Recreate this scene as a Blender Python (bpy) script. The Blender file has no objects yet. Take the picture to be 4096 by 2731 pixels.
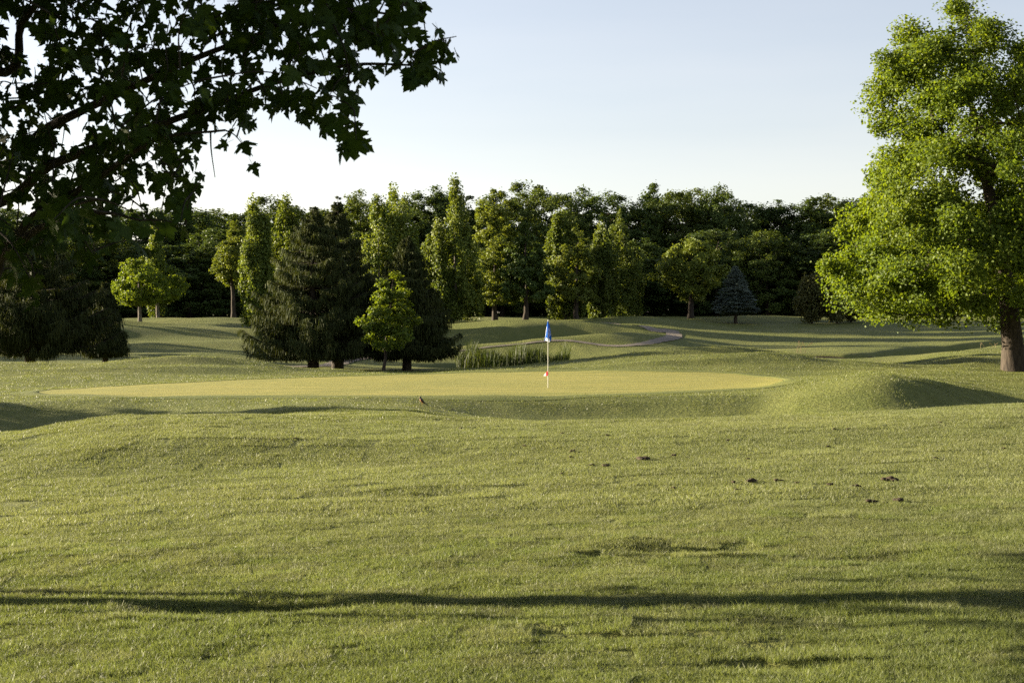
import bpy, math, random
import numpy as np
from mathutils import Vector

# ------------------------------------------------------------------ camera, sky, sun, exposure
scene = bpy.context.scene
COL = scene.collection
F = 1625.0            # focal length in pixels of the 1024 wide picture
CAMZ = 1.6
SUN_EL = math.radians(11.5)
SUN_AZ = math.radians(20.0)      # how far the sun stands behind the picture plane, on the left

cam_d = bpy.data.cameras.new('camera')
cam = bpy.data.objects.new('camera', cam_d); COL.objects.link(cam)
cam.location = (0, 0, CAMZ); cam.rotation_euler = (math.radians(90), 0, 0)
cam_d.sensor_width = 23.5; cam_d.lens = F / 1024 * 23.5
cam_d.clip_start = 0.05; cam_d.clip_end = 4000
cam_d.dof.use_dof = True; cam_d.dof.focus_distance = 50; cam_d.dof.aperture_fstop = 7.1
scene.camera = cam

SUNV = Vector((-math.cos(SUN_AZ) * math.cos(SUN_EL), math.sin(SUN_AZ) * math.cos(SUN_EL), math.sin(SUN_EL)))
world = bpy.data.worlds.new('World'); scene.world = world; world.use_nodes = True
wn, wl = world.node_tree.nodes, world.node_tree.links
wn.clear()
w_out = wn.new('ShaderNodeOutputWorld'); w_bg = wn.new('ShaderNodeBackground')
sky = wn.new('ShaderNodeTexSky'); sky.sky_type = 'NISHITA'; sky.sun_disc = False
sky.sun_elevation = SUN_EL; sky.sun_rotation = math.atan2(SUNV.x, SUNV.y)
sky.altitude = 200; sky.air_density = 1.0; sky.dust_density = 0.7; sky.ozone_density = 1.0
w_bg.inputs['Strength'].default_value = 0.05
# a thin veil of high cloud whitens the blue
w_hsv = wn.new('ShaderNodeHueSaturation'); w_hsv.inputs['Saturation'].default_value = .62; wl.new(sky.outputs[0], w_hsv.inputs['Color'])
w_tc = wn.new('ShaderNodeTexCoord'); w_mp = wn.new('ShaderNodeMapping'); w_mp.inputs['Scale'].default_value = (1, 1, 7); w_mp.inputs['Rotation'].default_value = (0.05, .06, 0)
w_ns = wn.new('ShaderNodeTexNoise'); w_ns.inputs['Scale'].default_value = 2.2; w_ns.inputs['Detail'].default_value = 5
w_rp = wn.new('ShaderNodeValToRGB'); w_rp.color_ramp.elements[0].position = .35; w_rp.color_ramp.elements[0].color = (.91, .865, .91, 1); w_rp.color_ramp.elements[1].position = .75; w_rp.color_ramp.elements[1].color = (1.03, .935, .95, 1)
w_mx = wn.new('ShaderNodeMix'); w_mx.data_type = 'RGBA'; w_mx.blend_type = 'MULTIPLY'; w_mx.inputs[0].default_value = 1
wl.new(w_tc.outputs['Generated'], w_mp.inputs[0]); wl.new(w_mp.outputs[0], w_ns.inputs['Vector']); wl.new(w_ns.outputs['Fac'], w_rp.inputs[0])
wl.new(w_hsv.outputs[0], w_mx.inputs[6]); wl.new(w_rp.outputs[0], w_mx.inputs[7])
wl.new(w_mx.outputs[2], w_bg.inputs['Color']); wl.new(w_bg.outputs[0], w_out.inputs['Surface'])

sun_d = bpy.data.lights.new('sun', 'SUN'); sun_d.energy = 5.0; sun_d.angle = math.radians(0.53)
sun_d.color = (1.0, 0.86, 0.62)
sun = bpy.data.objects.new('sun', sun_d); COL.objects.link(sun)
sun.rotation_euler = SUNV.to_track_quat('Z', 'Y').to_euler(); sun.location = SUNV * 300

scene.view_settings.view_transform = 'Standard'; scene.view_settings.look = 'None'
scene.view_settings.gamma = 1.0; scene.view_settings.use_curve_mapping = False
scene.view_settings.exposure = 2.4
scene.render.engine = 'CYCLES'
scene.cycles.max_bounces = 8; scene.cycles.diffuse_bounces = 3; scene.cycles.glossy_bounces = 2
scene.cycles.transmission_bounces = 4; scene.cycles.caustics_reflective = False
scene.cycles.sample_clamp_indirect = 6
scene.cycles.use_denoising = False

# ------------------------------------------------------------------ helpers
def tag(o, label=None, cat=None, group=None, kind=None):
    if label: o['label'] = label
    if cat: o['category'] = cat
    if group: o['group'] = group
    if kind: o['kind'] = kind
    return o

def make_mesh(name, V, Fc, rnd=None, smooth=False):
    """V (n,3); Fc (m,k) uniform faces; rnd per-face float attribute"""
    V = np.ascontiguousarray(V, dtype=np.float32); Fc = np.ascontiguousarray(Fc, dtype=np.int32)
    me = bpy.data.meshes.new(name)
    m, k = Fc.shape
    me.vertices.add(len(V)); me.vertices.foreach_set('co', V.ravel())
    me.loops.add(m * k); me.loops.foreach_set('vertex_index', Fc.ravel())
    me.polygons.add(m)
    me.polygons.foreach_set('loop_start', np.arange(0, m * k, k, dtype=np.int32))
    if smooth: me.polygons.foreach_set('use_smooth', np.ones(m, dtype=bool))
    me.update(calc_edges=True)
    if rnd is not None:
        a = me.attributes.new('rnd', 'FLOAT', 'FACE'); a.data.foreach_set('value', np.ascontiguousarray(rnd, dtype=np.float32))
    return me

def obj(name, me, mat=None, parent=None):
    o = bpy.data.objects.new(name, me); COL.objects.link(o)
    if mat is not None and len(me.materials) == 0: me.materials.append(mat)
    if parent is not None: o.parent = parent
    return o

def empty(name, loc=(0, 0, 0), rz=0.0, sc=(1, 1, 1)):
    o = bpy.data.objects.new(name, None); COL.objects.link(o)
    o.location = loc; o.rotation_euler = (0, 0, rz); o.scale = sc
    o.empty_display_size = 0.3
    return o

def copy_tree(root):
    r = root.copy(); COL.objects.link(r)
    for ch in list(root.children):
        c = ch.copy(); COL.objects.link(c); c.parent = r
    return r

class Waves:
    """smooth noise: a sum of plane sine waves"""
    def __init__(self, seed, n, wl0, wl1):
        r = np.random.RandomState(seed); a = r.rand(n) * 6.283
        k = 6.283 / np.exp(r.uniform(math.log(wl0), math.log(wl1), n))
        self.kx, self.ky, self.p = k * np.cos(a), k * np.sin(a), r.rand(n) * 6.283
        self.n = n
    def __call__(self, x, y):
        s = np.zeros_like(x, dtype=float)
        for i in range(self.n): s += np.sin(self.kx[i] * x + self.ky[i] * y + self.p[i])
        return s / math.sqrt(self.n)

def pchip_slopes(x, v):
    """x (n,), v (n,...) -> monotone slopes"""
    h = np.diff(x); shp = (len(h),) + (1,) * (v.ndim - 1); hh = h.reshape(shp)
    d = np.diff(v, axis=0) / hh
    m = np.zeros_like(v)
    m[0], m[-1] = d[0], d[-1]
    w1 = 2 * hh[1:] + hh[:-1]; w2 = hh[1:] + 2 * hh[:-1]
    ok = (d[1:] * d[:-1]) > 0
    with np.errstate(divide='ignore', invalid='ignore'):
        g = (w1 + w2) / (w1 / d[:-1] + w2 / d[1:])
    m[1:-1] = np.where(ok, g, 0)
    return m

def herm(x, v, m, q):
    q = np.clip(q, x[0], x[-1])
    i = np.clip(np.searchsorted(x, q) - 1, 0, len(x) - 2)
    h = x[i + 1] - x[i]; t = (q - x[i]) / h
    if v.ndim == 1: v0, v1, m0, m1 = v[i], v[i + 1], m[i], m[i + 1]
    else:
        j = np.arange(len(q)); v0, v1, m0, m1 = v[i, j], v[i + 1, j], m[i, j], m[i + 1, j]
    t2, t3 = t * t, t * t * t
    return (2*t3-3*t2+1)*v0 + (t3-2*t2+t)*h*m0 + (-2*t3+3*t2)*v1 + (t3-t2)*h*m1

# ------------------------------------------------------------------ terrain
# cross-sections of the ground: distance: [(picture x, picture y of the 4096 wide photograph)]
ROWS = {
 24: [(0,1810),(250,1780),(500,1750),(800,1738),(1200,1745),(1600,1752),(2000,1745),(2500,1730),(3000,1712),(3500,1692),(4096,1662)],
 28: [(0,1735),(250,1695),(500,1663),(800,1656),(1200,1672),(1600,1686),(2000,1690),(2500,1681),(3000,1667),(3500,1650),(4096,1627)],
 31.5: [(0,1800),(500,1760),(900,1700),(1300,1668),(1600,1672),(2000,1705),(2500,1718),(3000,1725),(3500,1725),(4096,1720)],
 37: [(0,1810),(500,1760),(900,1690),(1300,1640),(1600,1648),(2000,1715),(2500,1740),(3000,1745),(3500,1735),(4096,1735)],
 41.5: [(0,1745),(500,1690),(900,1632),(1300,1606),(1600,1622),(2000,1676),(2500,1700),(3000,1700),(3300,1640),(3550,1600),(3800,1640),(4096,1700)],
 44.8: [(0,1608),(500,1598),(900,1594),(1500,1584),(2000,1582),(2500,1583),(3000,1588),(3300,1536),(3530,1494),(3680,1520),(3900,1600),(4096,1670)],
 48: [(0,1590),(500,1574),(1500,1563),(2500,1561),(3000,1552),(3300,1510),(3500,1488),(3680,1503),(3900,1560),(4096,1612)],
 54: [(0,1557),(500,1546),(1500,1533),(2500,1527),(3000,1525),(3300,1516),(3600,1516),(4096,1552)],
 60: [(0,1528),(500,1525),(1000,1518),(1500,1510),(2200,1505),(2800,1503),(3140,1505),(3600,1493),(4096,1507)],
 66: [(0,1502),(500,1500),(1000,1500),(1500,1494),(2000,1487),(2350,1468),(2700,1446),(3000,1448),(3300,1464),(3600,1468),(4096,1474)],
 71: [(0,1482),(300,1478),(500,1462),(700,1448),(900,1452),(1150,1474),(1400,1485),(1900,1480),(2300,1443),(2600,1402),(2800,1391),(2980,1398),(3150,1420),(3320,1450),(3600,1462),(3850,1430),(4096,1426)],
 78: [(0,1495),(700,1485),(1000,1490),(1400,1490),(1900,1484),(2300,1474),(2750,1450),(3000,1450),(3300,1452),(3600,1446),(3850,1408),(4096,1404)],
 82: [(0,1480),(700,1466),(1250,1474),(1650,1476),(2000,1482),(2300,1470),(2750,1442),(3000,1437),(3300,1428),(3600,1424),(4096,1412)],
 88: [(0,1462),(700,1446),(1300,1456),(1700,1460),(2000,1474),(2250,1466),(2600,1428),(3000,1410),(3300,1405),(3600,1400),(4096,1392)],
 94: [(0,1428),(700,1408),(1300,1425),(1700,1432),(2000,1422),(2500,1400),(3000,1395),(3600,1384),(4096,1366)],
 100: [(0,1370),(700,1358),(1300,1368),(1700,1385),(2000,1372),(2500,1366),(3000,1376),(3600,1366),(4096,1346)],
 106: [(0,1318),(700,1316),(1300,1322),(1700,1335),(2000,1325),(2500,1328),(3000,1348),(3600,1340),(4096,1318)],
 112: [(0,1295),(700,1292),(1300,1290),(2000,1295),(2500,1300),(3000,1320),(3600,1314),(4096,1296)],
 118: [(0,1288),(700,1284),(1300,1283),(2000,1284),(2500,1288),(3000,1303),(3600,1298),(4096,1284)],
 124: [(0,1283),(700,1278),(1300,1278),(2000,1277),(2500,1281),(3000,1291),(3600,1286),(4096,1275)],
 130: [(0,1280),(700,1277),(1300,1276),(2000,1273),(2500,1276),(3000,1283),(3600,1277),(4096,1268)],
 140: [(0,1278),(700,1276),(1300,1275),(2000,1268),(2500,1268),(3000,1272),(3600,1262),(4096,1255)],
 165: [(0,1270),(2000,1263),(4096,1252)],
 230: [(0,1262),(2000,1255),(4096,1250)],
}
row_y = []; row_f = []
def lin_row(Y, xs, zs):
    xs = np.array(xs, float); zs = np.array(zs, float)
    row_y.append(Y); row_f.append((xs, zs, pchip_slopes(xs, zs)))
lin_row(-400, [-50, 0, 50], [-0.3, 0, 0.3])
lin_row(-20, [-60, -9, 0, 9, 60], [-.3, -.2, 0, .2, .4])
lin_row(4, [-40, -9, 0, 4, 9, 40], [-.3, -.26, 0, .13, .22, .4])
lin_row(10, [-40, -9, 0, 4, 9, 40], [-.3, -.26, 0, .15, .28, .5])
lin_row(16, [-40, -9, -5, 0, 5, 9, 40], [-.3, -.25, -.15, .03, .19, .3, .5])
lin_row(21, [-40, -9, -6, 0, 6, 9, 40], [-.25, -.22, -.18, .04, .3, .4, .6])
for Y in sorted(ROWS):
    pts = ROWS[Y]
    xs = [(fx / 4 - 512) * Y / F for fx, fy in pts]; zs = [CAMZ - (fy / 4 - 341) * Y / F for fx, fy in pts]
    w = xs[-1] - xs[0]
    xs = [xs[0] - w * 1.5, xs[0] - 0.25 * w] + xs + [xs[-1] + 0.25 * w, xs[-1] + 1.5 * w]
    zs = [np.mean(zs), zs[0] * .6 + np.mean(zs) * .4] + zs + [zs[-1] * .6 + np.mean(zs) * .4, np.mean(zs)]
    lin_row(Y, xs, zs)
lin_row(420, [-100, 100], [6.2, 6.6]); lin_row(1500, [-100, 100], [6.0, 6.0])
row_y = np.array(row_y, float)

def gb(x, y, cx, cy, sx, sy, a, rot=0.0):
    c, s = math.cos(rot), math.sin(rot); dx, dy = x - cx, y - cy
    u, v = c * dx + s * dy, -s * dx + c * dy
    return a * np.exp(-0.5 * ((u / sx) ** 2 + (v / sy) ** 2))

def px(fx, Y): return (fx / 4 - 512) * Y / F
W_big, W_mid, W_small, W_fine = Waves(1, 10, 9, 22), Waves(2, 14, 2.5, 7), Waves(3, 18, .7, 2.2), Waves(4, 22, .22, .7)
W_streak = Waves(6, 14, .9, 2.6)
CREEK = [(px(2950, 80), 83.5), (px(3250, 84), 84.5), (px(3450, 84), 84.0), (px(3620, 84), 85.5), (px(3900, 88), 92.0), (px(4300, 90), 97.0), (60, 104)]
def seg_dist(x, y, P):
    d = np.full(np.shape(x), 1e9)
    for (x0, y0), (x1, y1) in zip(P[:-1], P[1:]):
        vx, vy = x1 - x0, y1 - y0
        t = np.clip(((x - x0) * vx + (y - y0) * vy) / (vx * vx + vy * vy), 0, 1)
        d = np.minimum(d, np.hypot(x - x0 - t * vx, y - y0 - t * vy))
    return d
# small dents in the near turf: (fx, fy, half length, half depth of the dent, depth)
DENTS = [(2690,2205,.62,.12,.17),(2920,2180,.16,.12,.05),(950,2425,.62,.22,.06),(1130,2410,.3,.15,.05),(730,2445,.3,.15,.04),(2330,2545,.28,.10,.06),
         (2240,2515,.2,.09,.04),(3160,2575,.4,.12,.045),(2620,2540,.35,.1,.045),(3120,2650,.3,.13,.025),(1560,1990,.9,.3,.04),(3500,2230,.5,.25,.05)]
DENT_XY = []
for fx, fy, a, b, dep in DENTS:
    Y = 1.6 * 6500 / (fy - 1364); X = px(fx, Y)
    Y = (1.6 - 0.036 * X) * 6500 / (fy - 1364); X = px(fx, Y); DENT_XY.append((X, Y, a, b, dep))

def H(x, y):
    x = np.atleast_1d(np.asarray(x, float)).ravel(); y = np.atleast_1d(np.asarray(y, float)).ravel()
    V = np.stack([herm(xs, zs, ms, x) for xs, zs, ms in row_f])
    M = pchip_slopes(row_y, V)
    z = herm(row_y, V, M, y)
    # mounds and hollows round the second green
    c = lambda fx, Y: (px(fx, Y), Y)
    for fx, Y, sx, sy, a, ro in [(1960,107,4.0,1.8,.5,-.1),(2090,104,2.6,1.5,.6,.3),(2240,102.5,2.6,1.8,-.75,0),(2420,107,4.5,1.3,.5,-.2),(2500,99.5,3.0,1.6,.65,.1),
                                 (2320,97,3.4,1.2,.45,0),(1980,99.5,4.0,1.4,-.4,0),(1850,96,3.5,1.3,.4,.1),(2640,113,3.5,1.8,.4,0),(2560,118,4,1.6,.45,.1),(2830,127,3.4,1.6,.3,0),
                                 (3150,128,5,1.6,.3,0),(3650,126,4,1.6,.35,0),(600,116,4,1.5,.3,0),(900,113,4,1.2,.3,0),(430,107,2.6,1.4,.55,.2),(760,104,5,1.6,.3,.15),(3300,109,7,2,.2,.1),
                                 (270,101,3.0,1.6,.8,.2),(560,96,6,1.4,.3,.1),(900,92,6,1.4,.25,.1),(60,70,5,2.5,.25,0),(2800,69.3,4.2,.75,.20,.03),(2880,67.2,3.8,.65,.18,-.05),(2450,65.6,5.0,.6,.12,.03),(3330,66.5,3.0,.9,.16,.1),(780,69.4,4.5,.8,.22,.0),(560,67.2,3.5,.6,.12,.05),(1000,66.8,4.0,.6,.10,-.04),(3480,42.6,3.2,.8,.18,.1)]:
        cx, cy = c(fx, Y); z = z + gb(x, y, cx, cy, sx, sy, a, ro)
    # near banks: lumps
    far = np.clip((y - 24) / 10, 0, 1)
    on_green = np.exp(-(((x + 2.0) / 13.0) ** 4 + ((y - 54.5) / 10.5) ** 4))
    rough = far * (1 - on_green)
    z = z + rough * (0.06 * W_big(x, y) + 0.02 * W_mid(x, y) + (0.014 + .020 * np.exp(-((y - 70) / 5.0) ** 2)) * W_streak(x * .3, y) * np.clip((90 - y) / 10, .35, 1)) + (1 - on_green) * 0.004 * W_small(x, y)
    near = np.clip((26 - y) / 8, 0, 1)
    z = z + near * (0.010 * W_mid(x, y) + 0.003 * W_small(x, y) + 0.003 * W_fine(x, y))
    for X, Y, a, b, dep in DENT_XY: 
        u = (x - X) / a; v = (y - Y) / b + 0.5 * np.sin(3 * (x - X))
        z = z - dep * np.exp(-(u ** 4 + v ** 2))
    dc = seg_dist(x, y, CREEK)
    z = z - 0.85 / (1 + np.exp((dc - 1.5) / 0.22))
    dp = np.hypot((x - px(2040, 88)) / 4.6, (y - 88.5) / 3.2)       # pond under the reeds
    z = z - 0.35 / (1 + np.exp((dp - 1.0) / 0.08))
    return z
def h1(x, y): return float(H([x], [y])[0])
def hit(fx, fy):
    """the point of the ground seen at a pixel of the photograph"""
    Y = np.concatenate([np.arange(5, 60, .1), np.arange(60, 320, .25)])
    X = (fx / 4 - 512) * Y / F; Zr = CAMZ - (fy / 4 - 341) * Y / F
    below = np.where(H(X, Y) >= Zr)[0]
    i = below[0] if len(below) else len(Y) - 1
    return X[i], Y[i], h1(X[i], Y[i])

# ------------------------------------------------------------------ materials
def nt(mat): return mat.node_tree.nodes, mat.node_tree.links
def new_mat(name):
    m = bpy.data.materials.new(name); m.use_nodes = True
    n, l = nt(m); n.clear()
    out = n.new('ShaderNodeOutputMaterial')
    return m, n, l, out
def ramp(n, stops):
    r = n.new('ShaderNodeValToRGB'); e = r.color_ramp.elements
    while len(e) < len(stops): e.new(0.5)
    for el, (p, c) in zip(e, stops): el.position = p; el.color = (*c, 1)
    return r
def noise(n, l, scale, detail=3, vec=None, rough=.55):
    t = n.new('ShaderNodeTexNoise'); t.inputs['Scale'].default_value = scale; t.inputs['Detail'].default_value = detail; t.inputs['Roughness'].default_value = rough
    if vec is not None: l.new(vec, t.inputs['Vector'])
    return t
def mixc(n, l, fac, a, b, blend='MIX'):
    m = n.new('ShaderNodeMix'); m.data_type = 'RGBA'; m.blend_type = blend
    for s, v in ((0, fac), (6, a), (7, b)):
        if hasattr(v, 'links'): l.new(v, m.inputs[s])
        elif s == 0: m.inputs[0].default_value = v
        else: m.inputs[s].default_value = (*v, 1)
    return m.outputs[2]

def leaf_mat(name, c0, c1, trans=.4, tcol=None, rough=.55, nscale=.35, spec=.18):
    """leaf colour runs between c0 and c1 from leaf to leaf and spray to spray"""
    m, n, l, out = new_mat(name)
    at = n.new('ShaderNodeAttribute'); at.attribute_name = 'rnd'
    geo = n.new('ShaderNodeNewGeometry'); ns = noise(n, l, nscale, 2, geo.outputs['Position'])
    oi = n.new('ShaderNodeObjectInfo')
    add = n.new('ShaderNodeMath'); add.operation = 'MULTIPLY_ADD'; add.inputs[1].default_value = .55
    l.new(at.outputs['Fac'], add.inputs[0]); 
    sc = n.new('ShaderNodeMath'); sc.operation = 'MULTIPLY_ADD'; sc.inputs[1].default_value = .6; sc.inputs[2].default_value = -.1
    l.new(ns.outputs['Fac'], sc.inputs[0]); l.new(sc.outputs[0], add.inputs[2])
    r = ramp(n, [(0.0, c0), (1.0, c1)]); l.new(add.outputs[0], r.inputs[0])
    hsv = n.new('ShaderNodeHueSaturation'); l.new(r.outputs[0], hsv.inputs['Color'])
    v = n.new('ShaderNodeMath'); v.operation = 'MULTIPLY_ADD'; v.inputs[1].default_value = .3; v.inputs[2].default_value = .85
    l.new(oi.outputs['Random'], v.inputs[0]); l.new(v.outputs[0], hsv.inputs['Value'])
    p = n.new('ShaderNodeBsdfPrincipled'); p.inputs['Roughness'].default_value = rough; p.inputs['Specular IOR Level'].default_value = spec
    l.new(hsv.outputs[0], p.inputs['Base Color'])
    t = n.new('ShaderNodeBsdfTranslucent')
    tc = mixc(n, l, 1.0, hsv.outputs[0], tcol or (1.5, 1.35, .5), 'MULTIPLY')
    l.new(tc, t.inputs['Color'])
    mx = n.new('ShaderNodeMixShader'); mx.inputs[0].default_value = trans
    l.new(p.outputs[0], mx.inputs[1]); l.new(t.outputs[0], mx.inputs[2]); l.new(mx.outputs[0], out.inputs['Surface'])
    return m

def bark_mat(name, c0, c1, scale=9):
    m, n, l, out = new_mat(name)
    tc = n.new('ShaderNodeTexCoord'); mp = n.new('ShaderNodeMapping'); mp.inputs['Scale'].default_value = (1, 1, .22)
    l.new(tc.outputs['Object'], mp.inputs['Vector'])
    ns = noise(n, l, scale, 6, mp.outputs[0], .65); r = ramp(n, [(.35, c0), (.7, c1)]); l.new(ns.outputs['Fac'], r.inputs[0])
    p = n.new('ShaderNodeBsdfPrincipled'); p.inputs['Roughness'].default_value = .9; p.inputs['Specular IOR Level'].default_value = .2
    b = n.new('ShaderNodeBump'); b.inputs['Strength'].default_value = .9; b.inputs['Distance'].default_value = .04
    l.new(ns.outputs['Fac'], b.inputs['Height']); l.new(b.outputs[0], p.inputs['Normal'])
    l.new(r.outputs[0], p.inputs['Base Color']); l.new(p.outputs[0], out.inputs['Surface'])
    return m

def plain_mat(name, c, rough=.6, metal=0.0, spec=.4):
    m, n, l, out = new_mat(name)
    tc = n.new('ShaderNodeTexCoord'); ns = noise(n, l, 30, 3, tc.outputs['Object'])
    col = mixc(n, l, ns.outputs['Fac'], tuple(x * .8 for x in c), tuple(min(1, x * 1.12) for x in c))
    p = n.new('ShaderNodeBsdfPrincipled'); p.inputs['Roughness'].default_value = rough; p.inputs['Metallic'].default_value = metal
    p.inputs['Specular IOR Level'].default_value = spec
    l.new(col, p.inputs['Base Color']); l.new(p.outputs[0], out.inputs['Surface'])
    return m

def ground_mat(name, c0, c1, c2, bump=.9, dist=.05, fine=14.0, trans=.0, streak=None):
    m, n, l, out = new_mat(name)
    geo = n.new('ShaderNodeNewGeometry'); pos = geo.outputs['Position']
    mp = n.new('ShaderNodeMapping'); mp.inputs['Scale'].default_value = (1, 1, 0); l.new(pos, mp.inputs['Vector'])
    n1 = noise(n, l, .16, 4, mp.outputs[0], .6); n2 = noise(n, l, 1.3, 5, mp.outputs[0], .65); n3 = noise(n, l, fine, 4, mp.outputs[0], .7)
    r = ramp(n, [(.3, c0), (.52, c1), (.75, c2)])
    s = n.new('ShaderNodeMath'); s.operation = 'ADD'; a = n.new('ShaderNodeMath'); a.operation = 'MULTIPLY'; a.inputs[1].default_value = .5
    l.new(n1.outputs['Fac'], s.inputs[0]); l.new(n2.outputs['Fac'], s.inputs[1]); l.new(s.outputs[0], a.inputs[0]); l.new(a.outputs[0], r.inputs[0])
    col = r.outputs[0]
    dk = ramp(n, [(.3, (.72, .74, .72)), (.65, (1.12, 1.1, 1.1))]); l.new(n3.outputs['Fac'], dk.inputs[0])
    col = mixc(n, l, 1.0, col, dk.outputs[0], 'MULTIPLY')
    if streak:
        ms = n.new('ShaderNodeMapping'); ms.inputs['Scale'].default_value = (.12, 1.6, 0); ms.inputs['Rotation'].default_value = (0, 0, .04); l.new(pos, ms.inputs['Vector'])
        n4 = noise(n, l, 1.6, 4, ms.outputs[0], .6); rs = ramp(n, [(.35, (.74, .82, .72)), (.65, (1.08, 1.06, 1.02))]); l.new(n4.outputs['Fac'], rs.inputs[0])
        col = mixc(n, l, streak, col, rs.outputs[0], 'MULTIPLY')
        mw = n.new('ShaderNodeMapping'); mw.inputs['Rotation'].default_value = (0, 0, 1.15); l.new(pos, mw.inputs['Vector'])
        wv = n.new('ShaderNodeTexWave'); wv.inputs['Scale'].default_value = .22; wv.inputs['Distortion'].default_value = .6; l.new(mw.outputs[0], wv.inputs['Vector'])
        rw = ramp(n, [(.4, (.92, .94, .90)), (.6, (1.04, 1.03, 1.02))]); l.new(wv.outputs['Fac'], rw.inputs[0]); col = mixc(n, l, streak, col, rw.outputs[0], 'MULTIPLY')
    p = n.new('ShaderNodeBsdfPrincipled'); p.inputs['Roughness'].default_value = .75; p.inputs['Specular IOR Level'].default_value = .15
    p.inputs['Sheen Weight'].default_value = .0
    b = n.new('ShaderNodeBump'); b.inputs['Strength'].default_value = bump; b.inputs['Distance'].default_value = dist
    l.new(n3.outputs['Fac'], b.inputs['Height']); l.new(b.outputs[0], p.inputs['Normal'])
    l.new(col, p.inputs['Base Color']); l.new(p.outputs[0], out.inputs['Surface'])
    return m

M_TURF = ground_mat('turf', (.080, .100, .021), (.118, .130, .032), (.155, .152, .045), bump=.85, dist=.07, fine=9)
M_GREEN = ground_mat('green_turf', (.215, .21, .052), (.285, .258, .066), (.33, .285, .078), bump=.5, dist=.02, fine=25, streak=1.0)
M_BLADE = leaf_mat('grass_blade', (.094, .120, .048), (.205, .210, .104), trans=.38, tcol=(1.3, 1.3, .7), rough=.5, nscale=.22, spec=.22)
M_NEARB = leaf_mat('near_grass_blade', (.078, .112, .034), (.182, .195, .080), trans=.38, tcol=(1.3, 1.3, .65), rough=.5, nscale=.35, spec=.22)
M_TUFT = leaf_mat('rough_grass', (.07, .10, .026), (.188, .190, .072), trans=.35, tcol=(1.3, 1.3, .6), rough=.45, nscale=.4, spec=.3)
M_PATH = ground_mat('gravel', (.15, .125, .10), (.21, .18, .145), (.26, .225, .185), bump=.8, dist=.03, fine=22)
M_SOIL = ground_mat('soil', (.030, .022, .015), (.055, .040, .026), (.085, .066, .044), bump=1.0, dist=.02, fine=40)
M_BARK = bark_mat('bark', (.018, .014, .011), (.068, .053, .039))
M_TWIG = bark_mat('twig_bark', (.016, .014, .012), (.05, .042, .034), 20)
M_BARKG = bark_mat('grey_bark', (.06, .052, .045), (.2, .175, .145))

# ------------------------------------------------------------------ ground sheet
def axis(knots):
    out = [knots[0][0]]
    for (a, s0), (b, s1) in zip(knots[:-1], knots[1:]):
        L = b - a; nn = max(1, int(round(L / ((s0 + s1) / 2)))); t = np.linspace(0, 1, nn + 1)[1:]
        k = (s1 - s0) / (s1 + s0)
        out += list(a + L * (t * (1 - k) + k * t * t))
    return np.array(out)
gx = axis([(-900, 120), (-150, 12), (-50, 1.2), (-10, .25), (-4.5, .075), (4.5, .075), (10, .25), (30, .45), (50, 1.2), (150, 12), (900, 120)])
gy = axis([(-500, 80), (-30, 6), (4, .5), (6.5, .05), (11.5, .05), (20, .14), (30, .25), (95, .3), (150, .7), (220, 5), (420, 30), (1500, 200)])
XX, YY = np.meshgrid(gx, gy); ZZ = H(XX.ravel(), YY.ravel())
nx, ny = len(gx), len(gy)
idx = np.arange(nx * ny).reshape(ny, nx)
quads = np.stack([idx[:-1, :-1], idx[:-1, 1:], idx[1:, 1:], idx[1:, :-1]], -1).reshape(-1, 4)
ground = obj('ground', make_mesh('ground', np.stack([XX.ravel(), YY.ravel(), ZZ], 1), quads, smooth=True), M_TURF); ground['kind'] = 'structure'

def smooth_closed(P, k=10):
    P = np.array(P, float); n = len(P); out = []
    for i in range(n):
        p0, p1, p2, p3 = P[(i - 1) % n], P[i], P[(i + 1) % n], P[(i + 2) % n]
        for j in range(k):
            t = j / k
            out.append(.5 * ((2 * p1) + (-p0 + p2) * t + (2 * p0 - 5 * p1 + 4 * p2 - p3) * t * t + (-p0 + 3 * p1 - 3 * p2 + p3) * t ** 3))
    return np.array(out)
def smooth_open(P, k=10):
    P = [np.array(p, float) for p in P]; P = [2 * P[0] - P[1]] + P + [2 * P[-1] - P[-2]]; out = []
    for i in range(1, len(P) - 2):
        for j in range(k):
            t = j / k; p0, p1, p2, p3 = P[i - 1:i + 3]
            out.append(.5 * ((2 * p1) + (-p0 + p2) * t + (2 * p0 - 5 * p1 + 4 * p2 - p3) * t * t + (-p0 + 3 * p1 - 3 * p2 + p3) * t ** 3))
    out.append(P[-2]); return np.array(out)
def inside(P, x, y):
    x = np.asarray(x); y = np.asarray(y); c = np.zeros(x.shape, bool); n = len(P); j = n - 1
    for i in range(n):
        xi, yi, xj, yj = P[i][0], P[i][1], P[j][0], P[j][1]
        c ^= ((yi > y) != (yj > y)) & (x < (xj - xi) * (y - yi) / (yj - yi + 1e-12) + xi); j = i
    return c
def disc_sheet(name, P, mat, rings, lift):
    P = np.array(P); c = P.mean(0); n = len(P); V = [c[None]]
    for k in range(1, rings + 1): V.append(c + (P - c) * k / rings)
    V = np.concatenate(V); z = H(V[:, 0], V[:, 1]) + lift
    i = np.arange(n); Fs = [np.stack([np.zeros(n, int), 1 + i, 1 + (i + 1) % n, 1 + (i + 1) % n], 1)]
    T = [np.stack([np.zeros(n, int), 1 + i, 1 + (i + 1) % n], 1)]
    for k in range(rings - 1):
        a = 1 + k * n + i; b = 1 + k * n + (i + 1) % n; T.append(np.stack([a, a + n, b + n], 1)); T.append(np.stack([a, b + n, b], 1))
    o = obj(name, make_mesh(name, np.column_stack([V, z]), np.concatenate(T), smooth=True), mat); o['kind'] = 'structure'; return o
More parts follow.
